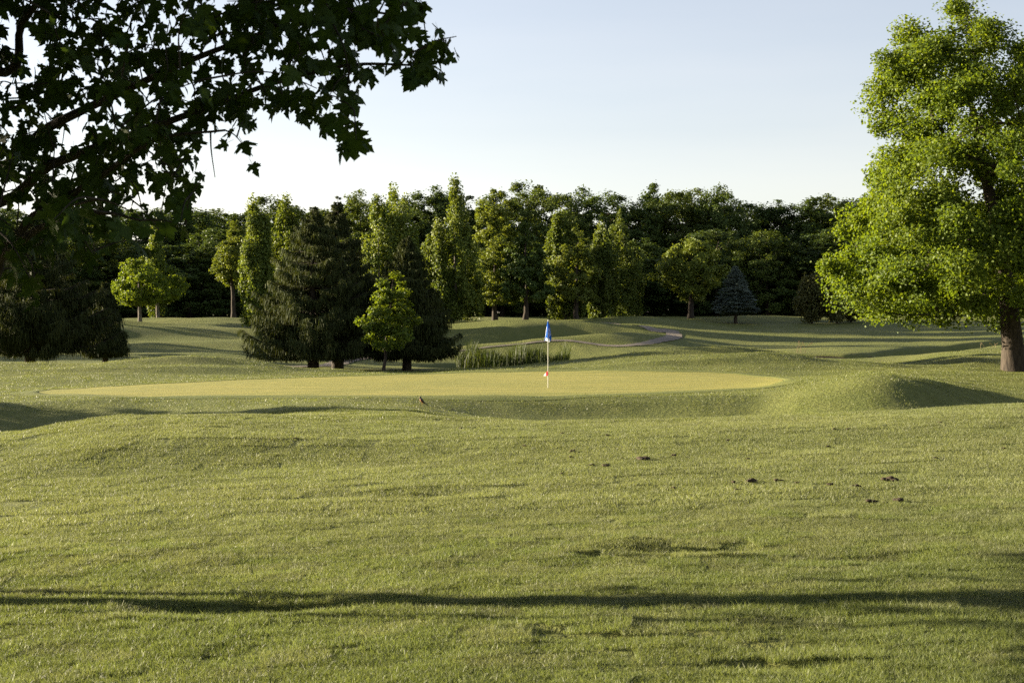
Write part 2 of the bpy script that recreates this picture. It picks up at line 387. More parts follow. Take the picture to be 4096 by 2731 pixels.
GREEN_PX = [(155,1567),(400,1548),(800,1528),(1200,1512),(1700,1497),(2200,1488),(2600,1488),(2950,1498),(3120,1516),(3080,1540),(2800,1562),(2400,1577),(1900,1582),(1300,1583),(800,1584),(420,1582)]
GREEN = smooth_closed([hit(*p)[:2] for p in GREEN_PX], 8)
gc = GREEN.mean(0); COLLAR = GREEN + (GREEN - gc) / np.linalg.norm(GREEN - gc, axis=1)[:, None] * .9
M_COLLAR = ground_mat('collar_turf', (.105, .125, .028), (.145, .155, .040), (.18, .18, .052), bump=.5, dist=.03, fine=16, streak=.6)
def ring_sheet(name, Pi, Po, mat):
    n = len(Pi); rings = [(Pi, .0), (Pi + (Po - Pi) * .08, .030)] + [(Pi + (Po - Pi) * f, .030 - .022 * f) for f in (.33, .67, 1.0)]
    V = np.concatenate([np.column_stack([P, H(P[:, 0], P[:, 1]) + dz]) for P, dz in rings]); i = np.arange(n)
    q = np.concatenate([np.stack([k * n + i, k * n + (i + 1) % n, (k + 1) * n + (i + 1) % n, (k + 1) * n + i], 1) for k in range(len(rings) - 1)])
    o = obj(name, make_mesh(name, V, q), mat); o['kind'] = 'structure'
ring_sheet('green_collar', GREEN * 1.0 + (GREEN - gc) * .001, COLLAR, M_COLLAR)
disc_sheet('putting_green', GREEN, M_GREEN, 30, .018)
G2 = smooth_closed([(px(fx, Y), Y) for fx, Y in [(1700,111),(1850,109.5),(2000,109.8),(2110,111),(2060,113),(1900,114),(1750,113.5)]], 8)
disc_sheet('far_putting_green', G2, M_GREEN, 10, .03)

def strip_sheet(name, P, width, mat, lift):
    P = np.array(P); width = np.asarray(width)[:, None]; d = np.gradient(P, axis=0); d /= np.linalg.norm(d, axis=1)[:, None] + 1e-9; nn = np.stack([-d[:, 1], d[:, 0]], 1)
    jit = 1 + .1 * np.sin(np.arange(len(P)) * 1.7)
    cols = 7; V = np.stack([P + nn * (width * jit[:, None] * (k / (cols - 1) - .5)) for k in range(cols)], 1).reshape(-1, 2)
    z = H(V[:, 0], V[:, 1]) + lift
    i = np.arange(len(P) * cols).reshape(len(P), cols)
    q = np.stack([i[:-1, :-1], i[:-1, 1:], i[1:, 1:], i[1:, :-1]], -1).reshape(-1, 4)
    o = obj(name, make_mesh(name, np.column_stack([V, z]), q, smooth=True), mat); o['kind'] = 'structure'; return o
path_pts = [(px(900, 78), 80)] + [hit(*p)[:2] for p in [(1290,1462),(1400,1440),(1560,1422)]] + [(px(1800, 94.5), 94.8), (px(2050, 95.5), 95.6), (px(2250, 96), 96)] + \
           [hit(*p)[:2] for p in [(2480,1386),(2620,1366),(2695,1347),(2690,1330),(2600,1313)]] + [(px(2450, 111), 111), (px(2250, 114), 114.5), (px(2000, 118), 118)]
pw = [1.2, 1.3, 1.2, .8, .22, .2, .22, .4, .65, .95, .95, .75, .5, .4, .4]
pp_ = smooth_open(path_pts, 14); strip_sheet('gravel_path', pp_, np.interp(np.linspace(0, 14, len(pp_)), range(15), pw), M_PATH, .03)

# creek and pond water
def water_mat():
    m, n, l, out = new_mat('dark_water')
    p = n.new('ShaderNodeBsdfPrincipled'); p.inputs['Base Color'].default_value = (.012, .014, .009, 1); p.inputs['Roughness'].default_value = .12
    geo = n.new('ShaderNodeNewGeometry'); ns = noise(n, l, 3, 3, geo.outputs['Position']); b = n.new('ShaderNodeBump'); b.inputs['Strength'].default_value = .12; b.inputs['Distance'].default_value = .02
    l.new(ns.outputs['Fac'], b.inputs['Height']); l.new(b.outputs[0], p.inputs['Normal']); l.new(p.outputs[0], out.inputs['Surface']); return m
M_WATER = water_mat()
cp = smooth_open(CREEK, 12); d = np.gradient(cp, axis=0); d /= np.linalg.norm(d, axis=1)[:, None]; nn = np.stack([-d[:, 1], d[:, 0]], 1)
cz = H(cp[:, 0], cp[:, 1]) + .1
V = np.concatenate([np.column_stack([cp + nn * 1.7, cz]), np.column_stack([cp - nn * 1.7, cz])]); m_ = len(cp); i = np.arange(m_ - 1)
o = obj('creek_water', make_mesh('creek_water', V, np.stack([i, i + m_, i + m_ + 1, i + 1], 1)), M_WATER); o['kind'] = 'structure'
ck = (cp[:, 0] > px(3240, 84)) & (cp[:, 0] < px(3640, 85)); cpk, nnk = cp[ck], nn[ck]; m_ = len(cpk)
bk = np.concatenate([cpk + nnk * w_ for w_ in (.7, 1.1, 1.45, 1.75)]); bz = H(bk[:, 0], bk[:, 1]) + .04; i = np.arange(m_ - 1)
o = obj('creek_bank', make_mesh('creek_bank', np.column_stack([bk, bz]), np.concatenate([np.stack([k * m_ + i, k * m_ + i + 1, (k + 1) * m_ + i + 1, (k + 1) * m_ + i], 1) for k in range(3)]), smooth=True), M_SOIL); o['kind'] = 'structure'
pond = np.array([(px(2040, 88) + 4.9 * math.cos(a), 88.5 + 3.4 * math.sin(a)) for a in np.linspace(0, 6.283, 40, endpoint=False)])
pz = h1(px(2040, 88), 88.5) + .08
V = np.vstack([[px(2040, 88), 88.5, pz], np.column_stack([pond, np.full(40, pz)])]); i = np.arange(40)
o = obj('pond_water', make_mesh('pond_water', V, np.stack([np.zeros(40, int), 1 + i, 1 + (i + 1) % 40], 1)), M_WATER); o['kind'] = 'structure'

# ------------------------------------------------------------------ grass blades (too many to count): patches of blades set over the ground
def blade_patch(name, seed, n, size, h, w, lean, mat):
    r = np.random.RandomState(seed)
    b = np.column_stack([r.uniform(-size / 2, size / 2, (n, 2)), np.zeros(n)])
    hh = h * r.lognormal(0, .32, n); a = r.rand(n) * 6.283; ln = lean * np.abs(r.normal(0, 1, n)) * hh; la = r.rand(n) * 6.283
    wv = np.column_stack([np.cos(a), np.sin(a), np.zeros(n)]) * (w * r.uniform(.6, 1.3, n))[:, None] * .5
    lv = np.column_stack([np.cos(la), np.sin(la), np.zeros(n)]) * ln[:, None]
    up = np.array([0, 0, 1.0])
    m1 = b + lv * .35 + up * (hh * .55)[:, None]; tp = b + lv + up * hh[:, None]
    V = np.stack([b - wv, b + wv, m1 + wv * .85, m1 - wv * .85, tp], 1).reshape(-1, 3); V[:, 2] -= .004
    k = np.arange(n) * 5
    T = np.stack([np.stack([k, k + 1, k + 2], 1), np.stack([k, k + 2, k + 3], 1), np.stack([k + 3, k + 2, k + 4], 1)], 1).reshape(-1, 3)
    me = make_mesh(name, V, T, np.repeat(r.rand(n), 3)); me.materials.append(mat)
    return me

def scatter(name, label, patches, pts, rot, scl, pick):
    col = bpy.data.collections.new(name + '_patches')
    for me in patches:
        o = bpy.data.objects.new(me.name, me); col.objects.link(o)
    me = bpy.data.meshes.new(name); me.vertices.add(len(pts)); me.vertices.foreach_set('co', np.ascontiguousarray(pts, np.float32).ravel())
    for nm, ty, key, dat in (('rot', 'FLOAT_VECTOR', 'vector', rot), ('scl', 'FLOAT_VECTOR', 'vector', scl), ('pick', 'INT', 'value', pick)):
        a = me.attributes.new(nm, ty, 'POINT'); a.data.foreach_set(key, np.ascontiguousarray(dat).ravel())
    me.update()
    o = obj(name, me)
    ng = bpy.data.node_groups.new(name, 'GeometryNodeTree')
    ng.interface.new_socket('Geometry', in_out='INPUT', socket_type='NodeSocketGeometry'); ng.interface.new_socket('Geometry', in_out='OUTPUT', socket_type='NodeSocketGeometry')
    N, L = ng.nodes, ng.links
    gi, go = N.new('NodeGroupInput'), N.new('NodeGroupOutput')
    ci = N.new('GeometryNodeCollectionInfo'); ci.inputs['Collection'].default_value = col; ci.inputs['Separate Children'].default_value = True; ci.inputs['Reset Children'].default_value = True
    ip = N.new('GeometryNodeInstanceOnPoints'); ip.inputs['Pick Instance'].default_value = True
    def na(nm, t):
        q = N.new('GeometryNodeInputNamedAttribute'); q.data_type = t; q.inputs['Name'].default_value = nm; return q.outputs[0]
    L.new(gi.outputs[0], ip.inputs['Points']); L.new(ci.outputs[0], ip.inputs['Instance']); L.new(na('pick', 'INT'), ip.inputs['Instance Index'])
    L.new(na('rot', 'FLOAT_VECTOR'), ip.inputs['Rotation']); L.new(na('scl', 'FLOAT_VECTOR'), ip.inputs['Scale'])
    L.new(ip.outputs[0], go.inputs[0])
    md = o.modifiers.new('scatter', 'NODES'); md.node_group = ng
    tag(o, label, 'grass', kind='stuff'); return o

def grass_zone(name, label, y0, y1, step, patches, seed, side=1.12, hscale=None, skip=None, blend=None):
    r = np.random.RandomState(seed); P = []
    y = y0
    while y < y1:
        half = .315 * y * side + 1.2; xs = np.arange(-half, half, step)
        P.append(np.column_stack([xs + r.uniform(-.2, .2, len(xs)) * step, np.full(len(xs), y) + r.uniform(-.2, .2, len(xs)) * step])); y += step
    P = np.concatenate(P); 
    if skip is not None: P = P[~skip(P[:, 0], P[:, 1])]
    z = H(P[:, 0], P[:, 1]); e = .12
    sx = (H(P[:, 0] + e, P[:, 1]) - H(P[:, 0] - e, P[:, 1])) / (2 * e); sy = (H(P[:, 0], P[:, 1] + e) - H(P[:, 0], P[:, 1] - e)) / (2 * e)
    n = len(P); yaw = r.randint(0, 4, n) * 1.5708 + r.uniform(-.3, .3, n)
    # tilt the patch with the slope, then yaw: Rz(yaw) first, then tilt -> take euler from a matrix
    from mathutils import Matrix
    rot = np.zeros((n, 3))
    for k in range(n):
        nz = Vector((-sx[k], -sy[k], 1)).normalized()
        q = Vector((0, 0, 1)).rotation_difference(nz).to_matrix() @ Matrix.Rotation(yaw[k], 3, 'Z')
        rot[k] = q.to_euler()
    scl = np.ones((n, 3)); hv = 1 + .12 * W_mid(P[:, 0] * 1.7, P[:, 1] * 1.7) + .08 * W_small(P[:, 0], P[:, 1])
    if hscale is not None: hv = hv * hscale(P[:, 0], P[:, 1])
    scl[:, 2] = np.clip(hv, .45, 2.2)
    pick = r.randint(0, len(patches), n)
    if blend:                                            # the second half of the patches takes over with distance
        k = len(patches) // 2; f = np.clip((P[:, 1] - blend[0]) / (blend[1] - blend[0]), 0, 1); pick = pick % k + np.where(r.rand(n) < f, k, 0)
    return scatter(name, label, patches, np.column_stack([P, z]), rot, scl, pick.astype(np.int32))

near_p = [blade_patch('blades', 10 + k, 2200, .36, .020, .0031, 1.0, M_NEARB) for k in range(5)]
near_p += [blade_patch('blades', 15 + k, 2200, .36, .020, .0031, 1.0, M_BLADE) for k in range(5)]
mid_p = [blade_patch('blades', 20 + k, 2200, .72, .022, .0050, 1.0, M_BLADE) for k in range(5)]
mid_p += [blade_patch('blades', 25 + k, 2200, .72, .022, .0056, 1.0, M_TUFT) for k in range(5)]
far_p = [blade_patch('tufts', 30 + k, 520, 1.3, .024, .009, 1.0, M_TUFT) for k in range(5)]
def dent_h(x, y):
    s = np.ones_like(x)
    for X, Y, a, b, dep in DENT_XY: s = s + .15 * np.exp(-(((x - X) / a) ** 2 + ((y - Y) / (b * 1.6)) ** 2))
    return s
def off_green(x, y): 
    g = inside(GREEN, x, y)
    for dx, dy in ((.5, 0), (-.5, 0), (0, .5), (0, -.5)): g = g | inside(GREEN, x + dx, y + dy)
    return g
grass_zone('fairway_grass_near', 'short mown fairway grass covering the bottom of the picture', 6.0, 15.0, .3, near_p, 1, hscale=dent_h, blend=(7.5, 15.5))
grass_zone('fairway_grass', 'mown fairway grass rolling up to the crest before the green', 15.0, 40.0, .6, mid_p, 2, blend=(26, 42))
grass_zone('rough_grass', 'tufty rough grass on the banks round the putting green', 40.0, 78.0, 1.05, far_p, 3, skip=off_green)

# ------------------------------------------------------------------ trees
def tube(pts, rad, sides=7):
    pts = np.asarray(pts, float); rad = np.asarray(rad, float); n = len(pts)
    d = np.gradient(pts, axis=0); d /= np.linalg.norm(d, axis=1)[:, None] + 1e-9
    ref = np.where(np.abs(d[:, 2:3]) > .9, np.array([[1., 0, 0]]), np.array([[0, 0, 1.]]))
    u = np.cross(d, ref); u /= np.linalg.norm(u, axis=1)[:, None] + 1e-9; v = np.cross(d, u)
    a = np.linspace(0, 2 * math.pi, sides, endpoint=False)
    V = pts[:, None] + rad[:, None, None] * (np.cos(a)[None, :, None] * u[:, None] + np.sin(a)[None, :, None] * v[:, None])
    i = np.arange(n - 1)[:, None] * sides + np.arange(sides)[None]; j = np.arange(n - 1)[:, None] * sides + (np.arange(sides)[None] + 1) % sides
    q = np.stack([i, j, j + sides, i + sides], -1).reshape(-1, 4)
    return V.reshape(-1, 3), q
def join(parts):
    Vs, Qs, o = [], [], 0
    for V, q in parts: Vs.append(V); Qs.append(q + o); o += len(V)
    return np.concatenate(Vs), np.concatenate(Qs)

def unit(v): return v / (np.linalg.norm(v, axis=1)[:, None] + 1e-9)
def leaves(r, P, N, size, fold=.25, droop=.3, aspect=.8):
    """diamond leaves folded along the midrib: P centres, N normals, size lengths -> V, T"""
    n = len(P); N = unit(N); t = r.normal(0, 1, (n, 3)); t[:, 2] -= droop; t -= N * (t * N).sum(1)[:, None]; t = unit(t); s = np.cross(N, t)
    L = size[:, None] * .5; 
    V = np.stack([P - t * L, P + s * L * aspect + N * L * fold + t * L * .1, P + t * L, P - s * L * aspect + N * L * fold + t * L * .1], 1).reshape(-1, 3)
    k = np.arange(n) * 4
    T = np.stack([np.stack([k, k + 1, k + 2], 1), np.stack([k, k + 2, k + 3], 1)], 1).reshape(-1, 3)
    return V, T

def skeleton(r, trunk, trad, targets, lowpen=.7, tipr=.012, expo=.46, sides=5, bow=.12):
    """connect every target to the nearest part of the growing tree, pipe-model radii"""
    nodes = [np.array(p, float) for p in trunk]; par = [-1] + list(range(len(trunk) - 1)); nt_ = len(trunk)
    ax = np.array(trunk)
    dist = np.array([np.min(np.linalg.norm(ax - t, axis=1)) for t in targets]); order = np.argsort(dist)
    first = max(1, int(nt_ * .3))
    A = np.zeros((nt_ + len(targets), 3)); A[:nt_] = ax; cnt = nt_
    for k in order:
        t = targets[k]; dd = t - A[:cnt]; L = np.linalg.norm(dd, axis=1)
        cost = L + lowpen * np.maximum(0, -dd[:, 2] + .25 * L) ; cost[:first] += 1e3
        j = int(np.argmin(cost)); A[cnt] = t; par.append(j); cnt += 1
    load = np.zeros(cnt); 
    for k in range(cnt - 1, -1, -1):
        load[k] += 1
        if par[k] >= 0: load[par[k]] += load[k]
    parts = []
    for k in range(nt_, cnt):
        a, b = A[par[k]], A[k]; L = np.linalg.norm(b - a); mid = (a + b) / 2 + r.normal(0, .06, 3) * L + np.array([0, 0, bow * L * .5])
        ra = min(tipr * load[k] ** expo * 1.15, trad[0] * .6); rb = tipr * max(1, load[k] - 1) ** expo if load[k] > 1 else tipr * .5
        parts.append(tube([a, mid, b], [ra, (ra + rb) / 2, rb], sides))
    return A[:cnt], np.array(par), parts

def envelope(r, n, prof, H_, bare, shell=.35, lump=.25, seed=0):
    """n points in a crown: prof [(t, radius)] over the crown's height, uneven outline"""
    ts = np.array([p[0] for p in prof]); rs = np.array([p[1] for p in prof]); out = []
    ph = np.random.RandomState(seed + 77).rand(6) * 6.283
    wmax = rs.max()
    while len(out) < n:
        t = r.rand(); rad = np.interp(t, ts, rs)
        if r.rand() > (rad / wmax) ** 1.3: continue
        a = r.rand() * 6.283
        f = 1 + lump * (.5 * math.sin(2 * a + ph[0] + 5 * t) + .35 * math.sin(3 * a + ph[1] - 7 * t) + .3 * math.sin(5 * a + ph[2] + 13 * t))
        q = rad * f * math.sqrt(shell + (1 - shell) * r.rand()) * (1 if r.rand() < .8 else r.rand())
        out.append((q * math.cos(a), q * math.sin(a), bare + t * (H_ - bare)))
    return np.array(out)

def broadleaf(name, seed, H_, prof, bare, trunk_r, nclump, nleaf, lsize, csize, mat, bark, cz=.6, lump=.25, shell=.35, lean=(0, 0), upright=0., lowpen=.7, tipr=.012, droop=.3, root=None, leafup=.7, mult_trunk=0):
    r = np.random.RandomState(seed)
    if root is None: root = empty(name)
    C = envelope(r, nclump, prof, H_ - csize * .4, bare, shell, lump, seed)
    tz = np.linspace(0, H_ * .82, 12); wob = .012 * H_
    trunk = np.column_stack([np.cumsum(r.normal(0, wob * .4, 12)) + lean[0] * tz, np.cumsum(r.normal(0, wob * .4, 12)) + lean[1] * tz, tz]); trunk[0, :2] = 0
    C[:, 0] += lean[0] * C[:, 2]; C[:, 1] += lean[1] * C[:, 2]
    trad = trunk_r * (1 - .9 * (tz / tz[-1]) ** .9) + .01; trad[0] *= 1.25
    A, par, parts = skeleton(r, trunk, trad, C, lowpen, tipr)
    tp = np.vstack([trunk[:1] - [0, 0, .25], trunk]); tr = np.concatenate([[trad[0] * 1.15], trad])
    V, q = tube(tp, tr, 10); ob = obj('trunk', make_mesh('trunk', V, q, smooth=True), bark, root)
    V, q = join(parts); obj('branches', make_mesh('branches', V, q, smooth=True), bark, root)['kind'] = 'stuff'
    # leaves: round every clump and along the last part of its branch
    k = r.randint(0, len(C), nleaf); wts = r.rand(len(C)); 
    cs = csize * (.5 + 1.0 * wts)
    g = r.normal(0, 1, (nleaf, 3)); g = unit(g) * (r.rand(nleaf) ** .45)[:, None]
    P = C[k] + g * cs[k][:, None] * np.array([1, 1, cz])
    back = r.rand(nleaf) < .25
    ci = np.arange(len(trunk), len(A)); 
    # order of A's later nodes is by distance: use them for the branch leaves
    kk = r.randint(len(trunk), len(A), nleaf); pp = A[np.maximum(par[kk], 0)]; f = (r.rand(nleaf) * .45)[:, None]
    P = np.where(back[:, None], A[kk] * (1 - f) + pp * f + r.normal(0, csize * .35, (nleaf, 3)), P)
    P = P[P[:, 2] > bare * .6]
    ax = np.column_stack([lean[0] * P[:, 2], lean[1] * P[:, 2], P[:, 2] * .75 + .1 * H_])
    outw = unit(P - ax)
    N = outw * .5 + r.normal(0, .6, (len(P), 3)) + np.array([0, 0, leafup])
    V, T = leaves(r, P, N, lsize * r.uniform(.65, 1.3, len(P)), droop=droop)
    obj('crown', make_mesh('crown', V, T, np.repeat(np.clip(r.normal(.45, .22, len(P)), 0, 1), 2)), mat, root)
    return root

M_MAPLE = leaf_mat('maple_leaf', (.044, .085, .010), (.145, .182, .022), trans=.48, tcol=(1.5, 1.38, .45))
M_FOREST = leaf_mat('wood_leaf', (.030, .060, .015), (.088, .122, .029), trans=.3, nscale=.12)
M_FORESTY = leaf_mat('wood_leaf_yellow', (.042, .074, .015), (.110, .138, .030), trans=.33, nscale=.12)
M_POPLAR = leaf_mat('poplar_leaf', (.050, .090, .016), (.155, .182, .036), trans=.35)
M_OAK = leaf_mat('oak_leaf', (.055, .095, .015), (.175, .195, .038), trans=.35)
M_YOUNG = leaf_mat('young_maple_leaf', (.058, .110, .013), (.175, .215, .028), trans=.45)
M_SPRUCE = leaf_mat('spruce_needle', (.016, .028, .010), (.070, .080, .024), trans=.15, rough=.7, spec=.08)
M_BLUE = leaf_mat('blue_spruce_needle', (.052, .078, .066), (.13, .158, .135), trans=.1, rough=.6, tcol=(1, 1, 1))
M_SHRUB = leaf_mat('shrub_leaf', (.06, .075, .020), (.16, .15, .055), trans=.3)
M_NEAR = leaf_mat('near_leaf', (.016, .036, .005), (.042, .072, .010), trans=.3, nscale=1.5, spec=.12)

def put(root, fx, Y, rz=0.0):
    X = px(fx, Y); root.location = (X, Y, h1(X, Y) - .05); root.rotation_euler = (0, 0, rz); return root
def hpx(top, fx, Y): return CAMZ - (top / 4 - 341) * Y / F - h1(px(fx, Y), Y)

R1 = [(0, .45), (.12, .8), (.35, 1), (.6, .92), (.82, .62), (1, .15)]
def sc(prof, r): return [(t, x * r) for t, x in prof]

# the big maple on the right
Hm = hpx(0, 4060, 65)
t = broadleaf('maple_tree', 5, Hm + .2, [(0, 3.8), (.06, 5.6), (.12, 6.2), (.17, 6.3), (.28, 5.6), (.43, 5.1), (.52, 4.2), (.57, 3.2), (.63, 4.0), (.8, 3.9), (.9, 2.6), (1, 1.3)], 2.0, .46, 430, 225000, .128, .76, M_MAPLE, M_BARK, cz=.72, lump=.24, shell=.5, tipr=.02, lean=(-.15, 0))
put(t, 4062, 65); tag(t, 'tall broad maple with thick dark trunk at the right edge, leaves sunlit', 'tree')

# young trees
t = broadleaf('young_oak_tree', 6, hpx(1065, 1531, 74.5), sc([(0, .55), (.12, 1), (.3, .95), (.5, .8), (.7, .6), (.88, .35), (1, .08)], 1.35), 1.15, .075, 70, 9500, .14, .34, M_YOUNG, M_BARK, lump=.5, lean=(.09, 0))
put(t, 1531, 74.5); tag(t, 'slim young tree with bright green leaves standing between the two dark spruces', 'tree')
t = broadleaf('young_maple_tree', 7, hpx(1020, 560, 111), sc([(0, .5), (.12, .95), (.35, 1), (.6, .85), (.85, .5), (1, .1)], 1.9), 1.45, .15, 110, 14000, .15, .40, M_YOUNG, M_BARKG, lump=.5)
put(t, 560, 111); tag(t, 'small bright yellow-green maple alone on the left slope', 'tree')
t = broadleaf('young_maple_tree', 8, hpx(1040, 628, 121), sc([(0, .5), (.12, .95), (.35, 1), (.6, .85), (.85, .5), (1, .1)], 1.9), 1.5, .16, 100, 11000, .16, .42, M_YOUNG, M_BARKG, lump=.5)
put(t, 632, 121); tag(t, 'second small maple half hidden behind the bright yellow-green one', 'tree')

# poplars: several ascending spires
def poplar(fx, Y, top, width, seed, label, spires, mat=M_POPLAR, bare=.4, nl=30000):
    Hp = hpx(top, fx, Y); w = width / 4 * Y / F / 2 * 1.2
    r = np.random.RandomState(seed); root = empty('poplar_tree'); Cs = []; parts = []
    for sx, fr, wf in spires:
        hh = Hp * fr; ww = w * wf; n = int(100 * wf * fr) + 16
        E = envelope(r, n, sc([(0, .55), (.2, .95), (.45, 1), (.7, .75), (.88, .4), (1, .12)], ww), hh, bare, .3, .3, seed + int(sx * 10))
        E[:, 0] += sx * w; E[:, 1] += r.normal(0, .3) * w; Cs.append(E)
        tz = np.linspace(-.2, hh * .75, 8); tx = sx * w * np.clip(tz / (hh * .35), 0, 1)
        parts.append(tube(np.column_stack([tx, 0 * tz, tz]), .15 * (1 - 1.2 * tz / hh), 7))
    C = np.concatenate(Cs)
    V, q = join(parts); obj('trunk', make_mesh('trunk', V, q, smooth=True), M_BARKG, root)
    k = r.randint(0, len(C), nl); g = unit(r.normal(0, 1, (nl, 3))) * (r.rand(nl) ** .5)[:, None]
    cs = .43 * (.6 + .8 * r.rand(len(C)))
    P = C[k] + g * cs[k][:, None] * np.array([.85, .85, 1.9]); P = P[P[:, 2] > .15]
    N = unit(np.column_stack([P[:, 0], P[:, 1], 0 * P[:, 2]])) * .6 + r.normal(0, .6, (len(P), 3)) + np.array([0, 0, .35])
    V, T = leaves(r, P, N, .165 * r.uniform(.65, 1.3, len(P)))
    obj('crown', make_mesh('crown', V, T, np.repeat(np.clip(r.normal(.45, .22, len(P)), 0, 1), 2)), mat, root)
    put(root, fx, Y); tag(root, label, 'tree', 'poplars along the far fairway'); return root
poplar(1012, 107, 790, 110, 31, 'tall narrow poplar at the left edge of the big spruce, sunlit on its left', [(0, 1, .8), (.55, .93, .6)])
poplar(1140, 108.5, 800, 120, 32, 'poplar spire rising just behind the top of the big dark spruce', [(0, 1, .7), (.6, .9, .6)])
poplar(1560, 113, 706, 190, 33, 'tallest poplar, its ragged tip highest on the skyline behind the spruces', [(0, 1, .55), (-.4, .88, .55), (.45, .9, .6)])
poplar(1820, 117, 735, 200, 34, 'broad poplar with a side spire just right of the second spruce', [(0, 1, .5), (.35, .78, .65), (-.85, .68, .28), (-.55, .75, .35)])
poplar(2265, 122, 850, 150, 35, 'poplar with twin tips leafy to the ground, behind a slender maple', [(-.3, 1, .6), (.4, .92, .6)])
poplar(2415, 123, 872, 120, 36, 'left poplar of the dense pair beside the winding path', [(0, 1, .75), (-.5, .75, .4)])
poplar(2478, 125.5, 862, 150, 37, 'right poplar of the dense pair beside the winding path', [(0, 1, .7), (.55, .8, .6)])
poplar(625, 122, 850, 60, 38, 'thin poplar spire rising behind the small bright maple on the left', [(0, 1, .9)], nl=9000)

# single trees of the far fairway
def mid_tree(fx, Y, top, wpx, seed, label, mat, prof, bare, nc, nl, ls, cs, tr=.2, **kw):
    t = broadleaf('fairway_tree', seed, hpx(top, fx, Y), sc(prof, wpx / 4 * Y / F / 2), bare, tr, nc, nl, ls, cs, mat, M_BARK, **kw)
    put(t, fx, Y); tag(t, label, 'tree'); return t
mid_tree(1980, 119.5, 742, 205, 41, 'tall oak with open lit crown and spreading skirt, above the far green', M_OAK, [(0, 1.1), (.08, 1.15), (.2, .8), (.4, .75), (.6, .85), (.8, .8), (.95, .45), (1, .1)], 1.3, 120, 22000, .17, .46, lump=.25)
mid_tree(2102, 118, 880, 190, 42, 'darker pyramidal tree right of the tall oak with pale trunk', M_FOREST, [(0, 1), (.1, 1.1), (.35, .95), (.6, .65), (.85, .3), (1, .08)], 1.5, 100, 17000, .17, .42)
mid_tree(2306, 119.5, 905, 175, 43, 'slender maple with pale trunk in front of the twin-tipped poplar', M_OAK, [(0, .8), (.12, 1.05), (.4, .95), (.65, .65), (.85, .35), (1, .08)], 1.6, 90, 14000, .17, .39)
mid_tree(2762, 127, 955, 265, 44, 'round full green maple between the dense poplars and the blue spruce', M_OAK, [(0, .28), (.12, .5), (.3, .85), (.55, 1.05), (.8, .9), (.95, .55), (1, .2)], 1.5, 150, 24000, .17, .48, lump=.35, tr=.25)
mid_tree(935, 130, 880, 150, 45, 'leafy green tree bulging out left of the narrow poplar', M_OAK, R1, 2.5, 90, 14000, .17, .46)
mid_tree(1430, 137, 752, 210, 46, 'broad-topped green tree behind the second tip of the big spruce', M_FORESTY, R1, 2.5, 130, 20000, .17, .54)

# shrubs right of the blue spruce
def shrub(fx, Y, top, wpx, seed, label):
    t = broadleaf('columnar_shrub', seed, hpx(top, fx, Y), sc([(0, .35), (.15, .75), (.4, 1), (.7, .95), (.9, .65), (1, .3)], wpx / 4 * Y / F / 2), .25, .07, 90, 12000, .15, .3, M_SHRUB, M_BARK, cz=1.5, lump=.2, shell=.5)
    put(t, fx, Y); tag(t, label, 'shrub', 'upright shrubs on the far fairway')
shrub(3248, 122, 1100, 118, 51, 'leftmost of three upright dark olive shrubs beside the blue spruce')
shrub(3348, 122, 1118, 90, 52, 'middle of three upright olive shrubs, partly behind the big maple')
shrub(3405, 123, 1150, 90, 53, 'rightmost of three upright olive shrubs, under the big maple branches')

